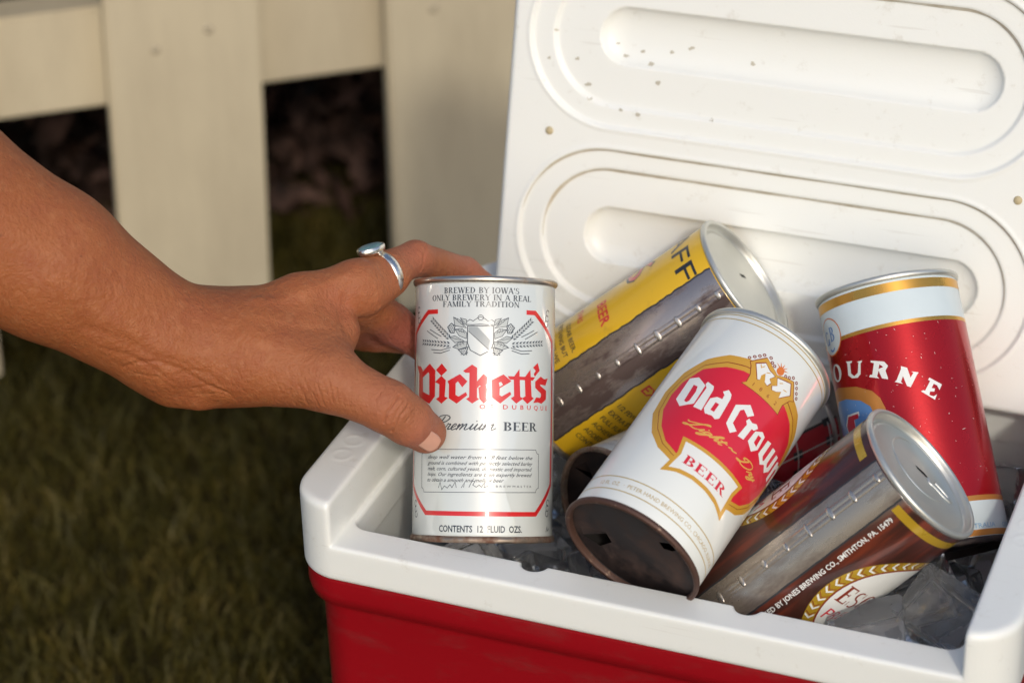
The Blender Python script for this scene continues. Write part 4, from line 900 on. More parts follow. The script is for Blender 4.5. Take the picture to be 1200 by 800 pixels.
# ================================================================== HAND AND ARM
HAND = [[[-0.248,-0.0952,0.5577,43.3],[-0.1683,-0.032,0.4676,41.3],8],[[-0.1683,-0.032,0.4676,41.3],[-0.1218,-0.0115,0.4305,33.0],8],[[-0.1218,-0.0115,0.4305,33.0],[-0.0759,0.0092,0.3879,25.1],8],[[-0.0759,0.0092,0.3879,25.1],[-0.0561,0.0211,0.3802,23.1],8],[[-0.1373,0.0125,0.419,28.5],[-0.0873,0.0292,0.3793,21.6],10],[[-0.0873,0.0292,0.3793,21.6],[-0.063,0.0406,0.374,19.7],10],[[-0.0567,0.0231,0.3839,21.6],[-0.0292,0.0461,0.397,11.8],12],[[-0.0292,0.0461,0.397,11.8],[-0.0099,0.0664,0.3991,10.6],7],[[-0.0646,0.0376,0.3781,19.7],[-0.0148,0.0783,0.3853,11.3],10],[[-0.0685,0.0441,0.3711,18.7],[-0.0232,0.0875,0.3716,11.0],10],[[-0.0707,0.0475,0.3661,16.7],[-0.0332,0.0938,0.3562,9.6],10],[[-0.0485,0.0148,0.3811,19.7],[-0.0032,0.0191,0.3768,14.0],11],[[-0.0369,0.0245,0.3833,20.7],[-0.0141,0.0313,0.3794,15.7],11],[[-0.0207,0.0397,0.3851,14.8],[-0.0106,0.0482,0.3842,9.3],8],[[-0.0032,0.0191,0.3768,14.0],[0.0247,0.0214,0.3664,11.4],5],[[0.0247,0.0214,0.3664,11.4],[0.0312,0.0264,0.3581,10.6],4],[[0.0312,0.0264,0.3581,10.6],[0.0356,0.0355,0.3469,9.4],4],[[-0.0099,0.0664,0.3991,10.6],[0.0023,0.1068,0.394,8.2],5],[[-0.0056,0.0684,0.3935,9.3],[-0.0022,0.085,0.3939,9.1],6],[[0.0023,0.1068,0.394,8.2],[0.0142,0.1374,0.3735,6.8],3],[[0.0142,0.1374,0.3735,6.8],[0.0288,0.1409,0.3616,5.9],3],[[-0.0146,0.0779,0.3846,11.1],[-0.0084,0.0994,0.361,9.6],4],[[-0.0084,0.0994,0.361,9.6],[0.0072,0.1068,0.3468,8.1],3],[[0.0072,0.1068,0.3468,8.1],[0.0224,0.1176,0.3404,7.1],3],[[-0.0231,0.0872,0.3709,10.8],[-0.0235,0.1109,0.3473,9.1],4],[[-0.0235,0.1109,0.3473,9.1],[-0.0047,0.1227,0.3401,7.7],3],[[-0.0047,0.1227,0.3401,7.7],[0.0104,0.1302,0.3364,6.9],3],[[-0.0332,0.0938,0.3562,9.3],[-0.0321,0.119,0.3399,7.7],4],[[-0.0321,0.119,0.3399,7.7],[-0.0209,0.1364,0.3325,6.4],3],[[-0.0708,0.0005,0.3706,8.9],[-0.0598,0.0013,0.3688,7.4],7]]
f = Field((-.316, -.168, .318), (.055, .156, .628), .0009)
for a, b, k in HAND: f.cone(a, b, k)
V, Q = f.mesh()
V = V.astype(np.float64)
# relax the grid steps
def relax(V, Q, n, w):
    for _ in range(n):
        n = len(V); ia = Q.ravel(); ib = np.roll(Q, -1, 1).ravel(); C = np.bincount(ia, minlength=n)
        S = np.stack([np.bincount(ia, V[ib, k], n) for k in range(3)], 1)
        V = V + w * (S / np.maximum(C, 1)[:, None] - V)
    return V
V = relax(V, Q, 4, .5)
def vnormals(V, Q):
    n = np.cross(V[Q[:, 2]] - V[Q[:, 0]], V[Q[:, 3]] - V[Q[:, 1]]); 
    N_ = np.stack([sum(np.bincount(Q[:, k], n[:, c], len(V)) for k in range(4)) for c in range(3)], 1)
    return N_ / np.linalg.norm(N_, axis=1)[:, None]
# split every quad in four so that fine furrows have vertices to sit on
E4 = np.stack([np.sort(Q[:, [k, (k + 1) % 4]], 1) for k in range(4)], 1).reshape(-1, 2)
key = E4[:, 0].astype(np.int64) * len(V) + E4[:, 1]; uq, first, inv = np.unique(key, return_index=True, return_inverse=True)
mid_ = (V[E4[first, 0]] + V[E4[first, 1]]) / 2; n0, n1 = len(V), len(V) + len(uq)
inv = inv.reshape(-1, 4) + n0; cen = np.arange(len(Q)) + n1
V = np.concatenate([V, mid_, V[Q].mean(1)])
Q = np.concatenate([np.stack([Q[:, k], inv[:, k], cen, inv[:, k - 1]], 1) for k in range(4)])
V = relax(V, Q, 2, .5)
NV = vnormals(V, Q)
def crease(pts, depth, width, lift=0.0):
    """press a soft furrow along a 3-D polyline, with swollen lips"""
    global V
    D = np.full(len(V), 1.0)
    for p, q in zip(pts, pts[1:]):
        p, q = np.array(p), np.array(q); d = q - p
        t = np.clip(((V - p) @ d) / (d @ d), 0, 1); D = np.minimum(D, np.linalg.norm(V - p - t[:, None] * d, axis=1))
    V = V - NV * (depth * np.exp(-(D / width) ** 2) - lift * np.exp(-((D - 2.2 * width) / width) ** 2))[:, None]
for pts, dp, wd, lf in [[[[0.0317,0.0178,0.3761],[0.0301,0.0127,0.3734],[0.0282,0.0099,0.3698],[0.0275,0.0093,0.3661]],0.00085,0.0005,0.0],[[[0.0357,0.0183,0.3713],[0.034,0.0134,0.3685],[0.0298,0.0117,0.3602]],0.00085,0.0005,0.0],[[[0.0341,0.0175,0.3736],[0.0327,0.013,0.3711],[0.0314,0.0109,0.3672]],0.0005,0.00042,0.0],[[[0.03,0.0169,0.3767],[0.0287,0.0122,0.3738],[0.0272,0.0095,0.369]],0.0003,0.00045000000000000004,0.0],[[[0.0373,0.0191,0.368],[0.0356,0.015,0.3648]],0.00035,0.0004,0.0],[[[0.0243,0.0153,0.3782],[0.0229,0.0117,0.3756]],0.0003,0.00045000000000000004,0.0],[[[-0.0098,0.0035,0.3809],[-0.0075,0.0034,0.3761],[-0.0068,0.0052,0.3699]],0.00034,0.0005,5e-05],[[[-0.0016,0.0049,0.3825],[0.0,0.0042,0.3776],[0.0009,0.005,0.372]],0.0004,0.0005,8e-05],[[[-0.0038,0.0037,0.3785],[-0.0022,0.004,0.3742],[-0.0017,0.0052,0.3705]],0.00028000000000000003,0.00045000000000000004,5e-05],[[[0.0027,0.0074,0.3846],[0.0044,0.0058,0.3797],[0.005,0.0056,0.3743]],0.00034,0.0005,6e-05],[[[0.0064,0.007,0.3803],[0.0071,0.0063,0.3743]],0.00028000000000000003,0.00045000000000000004,5e-05],[[[-0.014,0.0024,0.3789],[-0.013,0.005,0.3697]],0.00028000000000000003,0.00045000000000000004,5e-05],[[[-0.0184,0.0013,0.3791],[-0.0175,0.0034,0.371]],0.00022,0.00045000000000000004,3e-05],[[[-0.0067,0.0042,0.382],[-0.0041,0.0037,0.3749]],0.0002,0.0004,0.0],[[[0.0004,0.0061,0.384],[0.003,0.005,0.3773]],0.0002,0.0004,0.0],[[[-0.0229,0.0002,0.3789],[-0.0221,0.0018,0.3724]],0.00017999999999999998,0.00045000000000000004,0.0],[[[0.0092,0.0076,0.3779],[0.0099,0.0072,0.3721]],0.00022,0.0004,0.0],[[[0.0122,0.0079,0.3748],[0.0123,0.0078,0.3696]],0.00017999999999999998,0.0004,0.0],[[[-0.0931,-0.0318,0.4139],[-0.0842,-0.0261,0.4091],[-0.0749,-0.02,0.4023],[-0.0645,-0.0153,0.3926],[-0.0574,-0.011,0.385]],0.00035,0.0026000000000000003,0.0],[[[-0.083,-0.0215,0.3904],[-0.0747,-0.0198,0.3936],[-0.0681,-0.0171,0.3938],[-0.0599,-0.0127,0.389],[-0.0506,-0.0079,0.3803],[-0.0414,-0.0039,0.3745]],0.0005,0.0011,0.0],[[[-0.0618,-0.0138,0.3858],[-0.0553,-0.0097,0.3874],[-0.0484,-0.0071,0.3863],[-0.0441,-0.0058,0.3803]],0.0003,0.001,0.0],[[[-0.0562,-0.009,0.3776],[-0.0478,-0.007,0.3794],[-0.0401,-0.0032,0.3734]],0.0004,0.0008,0.0],[[[-0.0887,-0.0272,0.402],[-0.0793,-0.0222,0.3975],[-0.0698,-0.0178,0.39],[-0.0637,-0.0146,0.3832]],0.0003,0.0012,5e-05],[[[-0.0661,-0.0157,0.3956],[-0.0584,-0.0111,0.3919],[-0.0509,-0.0081,0.3847]],0.0002,0.0009000000000000001,0.0],[[[-0.0777,-0.0195,0.3868],[-0.0686,-0.017,0.3854],[-0.0633,-0.0125,0.3777]],0.00025,0.0008,5e-05],[[[-0.0532,-0.0073,0.3741],[-0.0457,-0.0054,0.3749],[-0.0393,-0.002,0.3711]],0.0003,0.0006,0.0],[[[-0.0369,-0.0036,0.3796],[-0.0331,-0.0018,0.3749]],0.0002,0.0005,0.0],[[[0.0073,0.108,0.4014],[0.0089,0.102,0.3989],[0.0085,0.0982,0.3926]],0.0004,0.00055,5e-05],[[[0.0085,0.111,0.3992],[0.0104,0.1043,0.3971],[0.01,0.1018,0.3929]],0.00022,0.0005,0.0],[[[0.0041,0.1034,0.4028],[0.0068,0.0959,0.3998]],0.00015,0.0005,0.0],[[[-0.008,0.0545,0.4047],[-0.0082,0.0502,0.396],[-0.0041,0.0404,0.3909]],0.0005,0.0022,0.0001],[[[-0.0078,0.0671,0.3817],[0.0016,0.0616,0.3917],[0.0047,0.0694,0.3935]],0.00025,0.0006,0.0],[[[-0.0001,0.0586,0.3965],[0.0029,0.0646,0.4001]],0.0002,0.0006,0.0],[[[-0.0109,0.049,0.3996],[-0.0075,0.0437,0.3943],[-0.0037,0.0324,0.3923]],0.0002,0.0008,0.0],[[[-0.0394,0.0248,0.4073],[-0.03,0.0313,0.4055],[-0.0206,0.0428,0.4073],[-0.0104,0.0575,0.4085]],-0.0007,0.0032,0.0],[[[-0.0368,0.0056,0.3994],[-0.0207,0.0104,0.3954],[-0.0016,0.0132,0.391]],-0.0005,0.004,0.0],[[[-0.1023,-0.0394,0.439],[-0.0867,-0.0273,0.4186],[-0.0693,-0.0165,0.401],[-0.0504,-0.0061,0.3924]],-0.0006,0.005,0.0],[[[-0.115,-0.0417,0.4585],[-0.0974,-0.0323,0.4445],[-0.0815,-0.0205,0.4236]],-0.0005,0.007,0.0],[[[-0.1157,-0.031,0.4695],[-0.0967,-0.0247,0.4511],[-0.0805,-0.0135,0.4294],[-0.0618,-0.0012,0.4101]],0.0005,0.008,0.0],[[[-0.0307,0.0149,0.4028],[-0.0192,0.0208,0.3987],[-0.009,0.0298,0.3958]],0.0005,0.003,0.0]]:
    crease(pts, dp, wd, lf)
def skin():
    m, N, L, P = new_mat("skin")
    tc = N.new("ShaderNodeTexCoord")
    def noise(sc, det=4, vec=None, rough=.6):
        n = N.new("ShaderNodeTexNoise"); n.inputs['Scale'].default_value = sc; n.inputs['Detail'].default_value = det; n.inputs['Roughness'].default_value = rough
        L.new(vec or tc.outputs['Object'], n.inputs['Vector']); return n
    a = noise(14); b = noise(70, 5); c = noise(420, 3)
    m1 = N.new("ShaderNodeMix"); m1.data_type = 'RGBA'
    m1.inputs['A'].default_value = (.285, .082, .024, 1); m1.inputs['B'].default_value = (.350, .116, .039, 1)
    L.new(a.outputs['Fac'], m1.inputs['Factor'])
    r = N.new("ShaderNodeMapRange"); r.inputs['From Min'].default_value = .42; r.inputs['From Max'].default_value = .70; r.inputs['To Max'].default_value = .55
    L.new(b.outputs['Fac'], r.inputs['Value'])
    m2 = N.new("ShaderNodeMix"); m2.data_type = 'RGBA'; m2.inputs['B'].default_value = (.27, .072, .028, 1)
    L.new(m1.outputs['Result'], m2.inputs['A']); L.new(r.outputs['Result'], m2.inputs['Factor'])
    # paler flecks between the pores
    f2 = noise(230, 3); rf = N.new("ShaderNodeMapRange"); rf.inputs['From Min'].default_value = .5; rf.inputs['From Max'].default_value = .72; rf.inputs['To Max'].default_value = .38
    L.new(f2.outputs['Fac'], rf.inputs['Value']); m2b = N.new("ShaderNodeMix"); m2b.data_type = 'RGBA'; m2b.inputs['B'].default_value = (.42, .168, .070, 1)
    L.new(m2.outputs['Result'], m2b.inputs['A']); L.new(rf.outputs['Result'], m2b.inputs['Factor']); m2 = m2b
    # redder fingers, tanned arm
    sx = N.new("ShaderNodeSeparateXYZ"); L.new(tc.outputs['Object'], sx.inputs[0])
    g = N.new("ShaderNodeMapRange"); g.inputs['From Min'].default_value = -.03; g.inputs['From Max'].default_value = .03; g.inputs['To Max'].default_value = .55
    L.new(sx.outputs['X'], g.inputs['Value'])
    m3 = N.new("ShaderNodeMix"); m3.data_type = 'RGBA'; m3.inputs['B'].default_value = (.365, .138, .070, 1)
    L.new(m2.outputs['Result'], m3.inputs['A']); L.new(g.outputs['Result'], m3.inputs['Factor'])
    col = m3.outputs['Result']
    def blot(col, c, r0, r1, amt, tint):
        d = N.new("ShaderNodeVectorMath"); d.operation = 'DISTANCE'; d.inputs[1].default_value = c; L.new(tc.outputs['Object'], d.inputs[0])
        ds = N.new("ShaderNodeMath"); ds.operation = 'MULTIPLY_ADD'; ds.inputs[1].default_value = .6 * r1; L.new(b.outputs['Fac'], ds.inputs[0]); L.new(d.outputs['Value'], ds.inputs[2])
        q = N.new("ShaderNodeMapRange"); q.inputs['From Min'].default_value = r0 + .3 * r1; q.inputs['From Max'].default_value = r1 + .3 * r1; q.inputs['To Min'].default_value = amt; q.inputs['To Max'].default_value = 0
        L.new(ds.outputs[0], q.inputs['Value'])
        mx = N.new("ShaderNodeMix"); mx.data_type = 'RGBA'; mx.inputs['B'].default_value = (*tint, 1); L.new(col, mx.inputs['A']); L.new(q.outputs['Result'], mx.inputs['Factor']); return mx.outputs['Result']
    for c_, r0_, r1_, am_, t_ in (((.0395, .0235, .3520), .002, .016, .55, (0.400, 0.132, 0.092)), ((.0230, .0200, .3690), .002, .014, .45, (0.368, 0.100, 0.060)), ((.0020, .1000, .3960), .003, .018, .5, (0.416, 0.128, 0.080)),
                               ((-.0060, .0990, .3580), .006, .026, .75, (0.368, 0.100, 0.084)), ((.0140, .1340, .3760), .003, .022, .6, (0.448, 0.160, 0.104)), ((-.0700, .0200, .3560), .003, .018, .55, (0.320, 0.088, 0.052)), ((-.0150, .0500, .3950), .003, .014, .35, (0.384, 0.120, 0.068))):
        col = blot(col, c_, r0_, r1_, am_, t_)
    for c_ in ((-0.062, 0.0003, 0.411), (-0.12, -0.0459, 0.4614), (-0.0941, -0.0261, 0.446)): col = blot(col, c_, .0001, .0011, .7, (.14, .045, .02))
    L.new(col, P.inputs['Base Color'])
    P.inputs['Roughness'].default_value = .58; P.inputs['Specular IOR Level'].default_value = .35
    P.inputs['Subsurface Weight'].default_value = .22
    P.inputs['Subsurface Radius'].default_value = (.006, .0022, .0011); P.inputs['Subsurface Scale'].default_value = 1
    vo = N.new("ShaderNodeTexVoronoi"); vo.inputs['Scale'].default_value = 650; vo.feature = 'DISTANCE_TO_EDGE'
    L.new(tc.outputs['Object'], vo.inputs['Vector'])
    ad = N.new("ShaderNodeMath"); ad.operation = 'MULTIPLY_ADD'; ad.inputs[1].default_value = .5
    L.new(c.outputs['Fac'], ad.inputs[2]); L.new(vo.outputs['Distance'], ad.inputs[0])
    v2 = N.new("ShaderNodeTexVoronoi"); v2.feature = 'DISTANCE_TO_EDGE'; v2.inputs['Scale'].default_value = 300
    mp2 = N.new("ShaderNodeMapping"); mp2.inputs['Rotation'].default_value = (0, R(35), 0); mp2.inputs['Scale'].default_value = (1, .8, .45)
    L.new(tc.outputs['Object'], mp2.inputs['Vector']); L.new(mp2.outputs['Vector'], v2.inputs['Vector'])
    ad2 = N.new("ShaderNodeMath"); ad2.operation = 'MULTIPLY_ADD'; ad2.inputs[1].default_value = .6; L.new(v2.outputs['Distance'], ad2.inputs[0]); L.new(ad.outputs[0], ad2.inputs[2]); ad = ad2
    bp = N.new("ShaderNodeBump"); bp.inputs['Strength'].default_value = .75; bp.inputs['Distance'].default_value = .0009
    L.new(ad.outputs[0], bp.inputs['Height']); L.new(bp.outputs['Normal'], P.inputs['Normal'])
    return m
M_skin = skin()
person = from_arrays("person", V, Q, M_skin)
tag(person, "bare tanned arm reaching in from the left, hand gripping an upright white can", "person")
# thumb nail
NC = Vector((0.0349, 0.0310, 0.3516)); NA = Vector((0.0054, 0.0072, -0.0100)).normalized(); ND = Vector((0.25, -0.87, 0.40))
ND = (ND - NA * ND.dot(NA)).normalized(); NW = NA.cross(ND)
bm = bmesh.new(); g = []
nu, nv, rad = 14, 14, .0099
for i in range(nu + 1):
    row = []
    for j in range(nv + 1):
        u = -1 + 2 * i / nu; v = -1 + 2 * j / nv
        # superellipse footprint
        e_ = 2.3 if v < 0 else 3.4; w = (1 - abs(v) ** e_) ** (1 / e_) * .92 + .05
        ang = u * w * .50
        p = NC + NA * (v * .0066) + (ND * math.cos(ang) + NW * math.sin(ang)) * rad - ND * (.0010 * v * v if v < 0 else -.0002 * v) - ND * .00012 * (abs(u) > .9)
        row.append(bm.verts.new(p))
    g.append(row)
for i in range(nu):
    for j in range(nv): bm.faces.new((g[i][j], g[i + 1][j], g[i + 1][j + 1], g[i][j + 1]))
bmesh.ops.recalc_face_normals(bm, faces=bm.faces)
if sum((fc.normal.dot(ND) for fc in bm.faces)) < 0: bmesh.ops.reverse_faces(bm, faces=bm.faces)
bmesh.ops.solidify(bm, geom=list(bm.faces), thickness=.0004)
from_bm("thumb_nail", bm, plain("nail", (.56, .29, .205), rough=.34, var=.10, scale=160, coat=.3), person)
# ring with an oval stone, worn on the index finger
RC = Vector((-0.0042, 0.0832, 0.3957)); RD = Vector((0.0126, 0.0406, -0.005)).normalized(); RB = Vector((-0.0098, 0.0790, 0.4092))
up = (RB - RC); up = (up - RD * up.dot(RD)).normalized(); sd = RD.cross(up)
RM = Matrix((( sd.x, up.x, RD.x, RC.x), (sd.y, up.y, RD.y, RC.y), (sd.z, up.z, RD.z, RC.z), (0, 0, 0, 1)))
ring = tag(empty("ring", RM), "silver finger ring with an oval pale blue stone on the index finger", "ring")
M_silver = plain("worn_silver", (.72, .70, .66), rough=.26, metal=1, var=.1, scale=300, bump=.15, bscale=900)
rr = .0097
bm = lathe([(rr, -.0027), (rr + .0011, -.0028), (rr + .0018, -.0015), (rr + .0020, 0), (rr + .0018, .0015), (rr + .0011, .0028), (rr, .0027)], 64, close=True)
from_bm("band", bm, M_silver, ring)
bz = bmesh.new()
M0 = Matrix.Translation((0, rr + .0034, -.0035)) @ Matrix.Rotation(R(-90), 4, 'X')
def oval(bm, prof, ax, az, M0):
    rings = []
    for s_, h in prof:
        rings.append([bm.verts.new(M0 @ Vector((ax * s_ * math.cos(2 * math.pi * i / 40), az * s_ * math.sin(2 * math.pi * i / 40), h))) for i in range(40)])
    for a, b in zip(rings, rings[1:]):
        for i in range(40): bm.faces.new((a[i], a[(i + 1) % 40], b[(i + 1) % 40], b[i]))
    bm.faces.new(rings[-1]); bm.faces.new(rings[0][::-1]); bmesh.ops.recalc_face_normals(bm, faces=bm.faces)
oval(bz, [(.55, -.0022), (.95, -.0008), (1, 0), (1, .0017), (.96, .0021), (.9, .0021), (.88, .0016)], .0056, .0076, M0)
from_bm("bezel", bz, M_silver, ring, auto=40)
st = bmesh.new(); oval(st, [(.87, .0012), (.86, .0020), (.7, .0027), (.35, .0030)], .0056, .0076, M0)
from_bm("stone", st, plain("pale_blue_stone", (.11, .21, .22), rough=.45, spec=.25, scale=400, var=.3), ring)
# ================================================================== ICE
def ice_mat():
    m, N, L, P = new_mat("clear_ice")
    P.inputs['Base Color'].default_value = (.95, .96, .97, 1)
    P.inputs['Transmission Weight'].default_value = .945; P.inputs['IOR'].default_value = 1.31; P.inputs['Roughness'].default_value = .01
    tc = N.new("ShaderNodeTexCoord"); n = N.new("ShaderNodeTexNoise"); n.inputs['Scale'].default_value = 120; n.inputs['Detail'].default_value = 3
    L.new(tc.outputs['Object'], n.inputs['Vector'])
    b = N.new("ShaderNodeBump"); b.inputs['Strength'].default_value = .22; b.inputs['Distance'].default_value = .0012
    L.new(n.outputs['Fac'], b.inputs['Height']); L.new(b.outputs['Normal'], P.inputs['Normal'])
    return m
M_ice = ice_mat()
def ice_mesh(seed):
    rg = random.Random(seed); bm = bmesh.new()
    add_box(bm, (0, 0, 0), (.033, .029, .025))
    for v in bm.verts: v.co += Vector((rg.uniform(-.0028, .0028), rg.uniform(-.0028, .0028), rg.uniform(-.0022, .0022)))
    bmesh.ops.bevel(bm, geom=list(bm.edges), offset=.0026, segments=3, profile=.6, affect='EDGES')
    me = bpy.data.meshes.new("ice_cube"); bm.to_mesh(me); bm.free(); return me
ICE = [ice_mesh(k) for k in range(5)]
CAN_AX = [((.0573, .0449, .2866), (-.1661, .5181, .8391), .1225), ((.14, .0148, .3182), (.2294, .9099, .3457), .1225), ((.0503, .1571, .2916), (.7471, .2315, .6231), .1225),
          ((.1697, .053, .2598), (.6803, .2033, .7042), .1225), ((.2544, .1195, .282), (-.3766, .5552, .7416), .1225), ((.1016, .0932, .2816), (.4406, .8961, -.0539), .139)]
def can_clear(p, r):
    m = 1
    for b, a, h_ in CAN_AX:
        b = Vector(b); a = Vector(a).normalized(); w = p - b; t = w.dot(a); rad = (w - a * t).length
        dz = max(-t - .006, t - h_, 0); dr = max(rad - .0342, 0); d = math.hypot(dz, dr)
        m = min(m, d - r)
    return m
rg = random.Random(21); placed = []
ICE_LABELS = ["big clear ice cube in the front right corner of the cooler", "clear ice cube against the right wall beneath the brown can's lid", "clear ice cube beside the right ridge under the red can's base",
              "clear ice cube tucked under the brown can's white oval", "clear ice cube showing in the front ledge notch below the held can", "clear ice cube right behind the foot of the held can", "clear ice cube between the held can and the rusty punctured end"]
def put(p, rot, i):
    o = link("ice_cube", ICE[i % 5], M_ice, None); o.location = p; o.rotation_euler = rot
    tag(o, ICE_LABELS[i] if i < 7 else "clear ice cube lying deeper in the heap among the other cubes", "ice cube", "ice cubes in the cooler"); placed.append(Vector(p))
for p, rot in (((.2440, .0350, .2800), (.25, -.2, .35)), ((.2690, .0640, .2800), (.5, .25, -.3)), ((.2680, .1850, .2740), (-.3, .35, .8)), ((.2240, .0330, .2480), (.1, .4, 1.0)),
               ((.0900, .0360, .2560), (.15, .1, .25)), ((.0640, .0900, .2440), (-.2, .2, .7)), ((.1130, .0560, .2420), (.3, -.2, 1.2))):
    put(p, rot, len(placed))
for layer_z in (.264, .250):
    for t in range(260):
        p = Vector((rg.uniform(.024, .268), rg.uniform(.038, .208), layer_z + rg.uniform(-.008, .008)))
        if can_clear(p, .0125) < 0 or any((p - q).length < .0268 for q in placed): continue
        put(p, (rg.uniform(-.6, .6), rg.uniform(-.6, .6), rg.uniform(0, 3)), len(placed))
# ice further down, out of sight between the cubes: one mass
bm = bmesh.new()
for gx in range(8):
    for gy in range(6):
        for gz in range(6):
            c = Vector((.036 + gx * .0315 + rg.uniform(-.003, .003), .048 + gy * .0295 + rg.uniform(-.003, .003), .068 + gz * .0335 + rg.uniform(-.002, .002)))
            if can_clear(c, .016) < 0 or (gz > 4 and any((c - q).length < .024 for q in placed)): continue
            add_box(bm, c, (.029, .026, .024), Matrix.Rotation(rg.uniform(0, 3), 3, 'Z') @ Matrix.Rotation(rg.uniform(-.3, .3), 3, 'X'))
tag(from_bm("ice_bed", bm, plain("packed_ice", (.80, .80, .82), rough=.12, scale=80, coat=.6), smooth=False), "packed ice filling the lower part of the cooler", "ice", kind="stuff")

# ================================================================== FENCE
M_paint = spotted("weathered_cream_paint", (.55, .475, .33), (.47, .40, .275), 26, .40, .66, rough=.55, rough2=.7, bump=.22, stretch=(1, 1, .22))
FD = Vector((.7934, .6088, 0)); FN = Vector((.6088, -.7934, 0)); FG = Vector((-.4254, .5544, 0))   # along, toward the viewer, base
FM = Matrix(((FD.x, -FN.x, 0, FG.x), (FD.y, -FN.y, 0, FG.y), (0, 0, 1, 0), (0, 0, 0, 1)))
fence = tag(empty("picket_fence", FM), "cream painted wooden picket fence with wide boards behind the cooler", "fence")
def board(name, x0, x1, z0, z1, y0, y1, lean=0.0):
    bm = bmesh.new(); add_box(bm, ((x0 + x1) / 2, (y0 + y1) / 2, (z0 + z1) / 2), (x1 - x0, y1 - y0, z1 - z0))
    for v in bm.verts: v.co.x += lean * (v.co.z - .2)
    bmesh.ops.bevel(bm, geom=list(bm.edges), offset=.0022, segments=2, affect='EDGES')
    return from_bm(name, bm, M_paint, fence, auto=40)
xs = [(-.597, -.497, .03), (-.399, -.297, .02), (-.199, -.0965, .035), (-.0040, .1045, .035), (.1968, .3030, .010), (.397, .502, .012), (.596, .70, .01), (.797, .90, .015), (1.0, 1.10, .0), (1.2, 1.3, .01)]
for x0, x1, ln in xs: board("picket", x0, x1, .012, .62, .0, .018, ln)
board("rail", -.75, 1.45, .2060, .2805, .0205, .0585)
board("rail", -.75, 1.45, .5000, .5750, .0205, .0585)
M_nail = plain("rust_stained_nail_spot", (.40, .34, .24), rough=.7, scale=200)
for t_, z_ in ((.0320, .252), (.0700, .262), (.272, .262), (.232, .255)):
    bm = lathe([(0, .0006), (.0030, .0005), (.0036, -.0006)], 20); o = from_bm("nail_head", bm, M_nail, fence); o.location = (t_, -.0002, z_); o.rotation_euler = (R(90), 0, 0)
# ================================================================== LAWN
def soil():
    m, N, L, P = new_mat("dry_lawn_soil")
    tc = N.new("ShaderNodeTexCoord"); a = N.new("ShaderNodeTexNoise"); a.inputs['Scale'].default_value = 30; a.inputs['Detail'].default_value = 8
    L.new(tc.outputs['Object'], a.inputs['Vector'])
    r = N.new("ShaderNodeValToRGB"); L.new(a.outputs['Fac'], r.inputs['Fac'])
    r.color_ramp.elements[0].color = (.012, .009, .003, 1); r.color_ramp.elements[1].color = (.045, .034, .010, 1)
    L.new(r.outputs['Color'], P.inputs['Base Color']); P.inputs['Roughness'].default_value = .95; P.inputs['Specular IOR Level'].default_value = .1
    b = N.new("ShaderNodeBump"); b.inputs['Strength'].default_value = .6; b.inputs['Distance'].default_value = .01
    L.new(a.outputs['Fac'], b.inputs['Height']); L.new(b.outputs['Normal'], P.inputs['Normal'])
    return m
bm = bmesh.new(); bmesh.ops.create_grid(bm, x_segments=4, y_segments=4, size=150)
tag(from_bm("ground", bm, soil(), smooth=False), "dark lawn soil", "ground", kind="structure")
def blade_mat():
    m, N, L, P = new_mat("dull_grass_blades")
    tc = N.new("ShaderNodeTexCoord"); g = N.new("ShaderNodeTexNoise"); g.inputs['Scale'].default_value = 22; g.inputs['Detail'].default_value = 4; L.new(tc.outputs['Object'], g.inputs['Vector'])
    g2 = N.new("ShaderNodeTexNoise"); g2.inputs['Scale'].default_value = 260; L.new(tc.outputs['Object'], g2.inputs['Vector'])
    ad = N.new("ShaderNodeMath"); ad.operation = 'MULTIPLY_ADD'; ad.inputs[1].default_value = .5; L.new(g2.outputs['Fac'], ad.inputs[0])
    mm = N.new("ShaderNodeMath"); mm.operation = 'MULTIPLY'; mm.inputs[1].default_value = .5; L.new(g.outputs['Fac'], mm.inputs[0]); L.new(mm.outputs[0], ad.inputs[2])
    r = N.new("ShaderNodeValToRGB"); L.new(ad.outputs[0], r.inputs['Fac']); e = r.color_ramp.elements
    e[0].position = .38; e[0].color = (.036, .031, .006, 1); e[1].position = .66; e[1].color = (.115, .082, .018, 1); q = e.new(.52); q.color = (.060, .050, .009, 1)
    L.new(r.outputs['Color'], P.inputs['Base Color']); P.inputs['Roughness'].default_value = .6; P.inputs['Specular IOR Level'].default_value = .2
    return m
nr = np.random.default_rng(3)
def grass(n, x0, x1, y0, y1, hmin, hmax, wd):
    x = nr.uniform(x0, x1, n); y = nr.uniform(y0, y1, n)
    keep = ~((x > -.03) & (x < .33) & (y > -.02) & (y < .27)); x, y = x[keep], y[keep]; n = len(x)
    h_ = nr.uniform(hmin, hmax, n); a = nr.uniform(0, 6.283, n); bnd = nr.uniform(.15, 1.1, n) * h_; ba = nr.uniform(0, 6.283, n); w = wd * nr.uniform(.6, 1.3, n)
    ca, sa = np.cos(a) * w, np.sin(a) * w; bx_, by_ = np.cos(ba) * bnd, np.sin(ba) * bnd
    P = np.stack([np.stack([x - ca, y - sa, 0 * x], 1), np.stack([x + ca, y + sa, 0 * x], 1), np.stack([x + bx_ * .35 + ca * .8, y + by_ * .35 + sa * .8, h_ * .6], 1), np.stack([x + bx_ * .35 - ca * .8, y + by_ * .35 - sa * .8, h_ * .6], 1), np.stack([x + bx_, y + by_, h_], 1)], 1)
    return P
P1 = np.concatenate([grass(36000, -.62, .12, .02, 1.0, .010, .026, .0010), grass(30000, -1.6, 1.9, -1.0, 1.9, .014, .036, .0016)])
n = len(P1); base = (np.arange(n) * 5)[:, None]
tri = np.concatenate([base + np.array([[0, 1, 2]]), base + np.array([[0, 2, 3]]), base + np.array([[3, 2, 4]])])
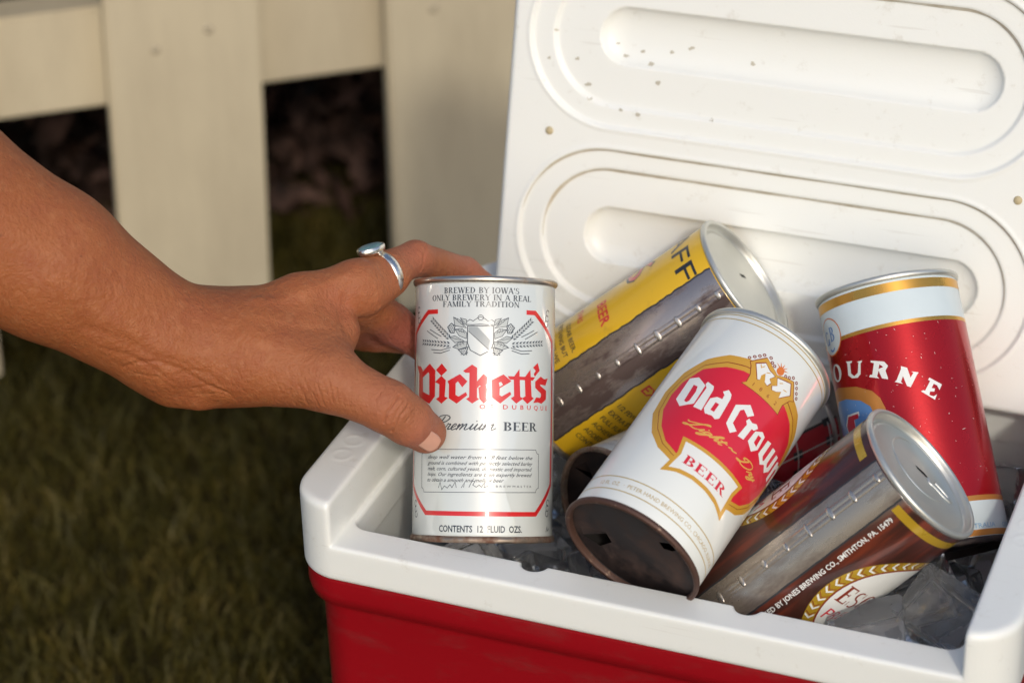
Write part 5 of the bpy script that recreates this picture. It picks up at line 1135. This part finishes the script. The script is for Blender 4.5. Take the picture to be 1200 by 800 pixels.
tag(from_arrays("grass", P1.reshape(-1, 3), tri, blade_mat(), smooth=False), "short dull olive grass of the lawn", "grass", kind="stuff")
# ================================================================== HEDGE BEHIND THE FENCE
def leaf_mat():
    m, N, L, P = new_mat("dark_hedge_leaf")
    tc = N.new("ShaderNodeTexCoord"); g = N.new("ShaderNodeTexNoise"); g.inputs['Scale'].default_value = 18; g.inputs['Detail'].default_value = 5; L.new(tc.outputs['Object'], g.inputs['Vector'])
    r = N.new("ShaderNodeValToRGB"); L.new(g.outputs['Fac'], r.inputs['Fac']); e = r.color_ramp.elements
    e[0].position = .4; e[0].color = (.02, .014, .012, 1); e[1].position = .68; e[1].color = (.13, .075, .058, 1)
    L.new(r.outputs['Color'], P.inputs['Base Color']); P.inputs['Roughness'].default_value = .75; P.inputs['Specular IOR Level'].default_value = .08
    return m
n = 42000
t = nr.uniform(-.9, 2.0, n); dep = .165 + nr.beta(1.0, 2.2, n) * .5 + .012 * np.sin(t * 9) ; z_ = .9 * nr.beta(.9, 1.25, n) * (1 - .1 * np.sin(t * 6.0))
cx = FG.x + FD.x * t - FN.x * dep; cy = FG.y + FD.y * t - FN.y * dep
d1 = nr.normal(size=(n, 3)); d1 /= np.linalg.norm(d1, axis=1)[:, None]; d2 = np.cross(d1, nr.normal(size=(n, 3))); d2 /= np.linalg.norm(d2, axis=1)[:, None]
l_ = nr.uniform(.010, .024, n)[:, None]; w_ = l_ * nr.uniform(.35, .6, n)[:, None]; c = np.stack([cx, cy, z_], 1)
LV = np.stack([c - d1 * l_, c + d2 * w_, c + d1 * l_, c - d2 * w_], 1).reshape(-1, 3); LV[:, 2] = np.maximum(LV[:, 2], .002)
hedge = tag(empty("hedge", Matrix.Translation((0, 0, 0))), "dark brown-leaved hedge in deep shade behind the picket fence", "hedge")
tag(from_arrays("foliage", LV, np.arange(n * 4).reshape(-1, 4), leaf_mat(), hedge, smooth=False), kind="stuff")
bm = bmesh.new()
for i in range(16):
    tt = -.8 + i * .18; q = FG + FD * tt - FN * (.42 + .05 * math.sin(i * 2.1)); rows = []
    for z1, r1 in ((0, .012), (.3, .009), (.6, .006), (.85, .003)):
        rows.append([bm.verts.new((q.x + r1 * math.cos(2 * math.pi * j / 8) + .03 * z1 * math.sin(i), q.y + r1 * math.sin(2 * math.pi * j / 8), z1)) for j in range(8)])
    for a_, b_ in zip(rows, rows[1:]):
        for j in range(8): bm.faces.new((a_[j], a_[(j + 1) % 8], b_[(j + 1) % 8], b_[j]))
tag(from_bm("stems", bm, plain("hedge_bark", (.03, .02, .014), rough=.9), hedge), kind="stuff")
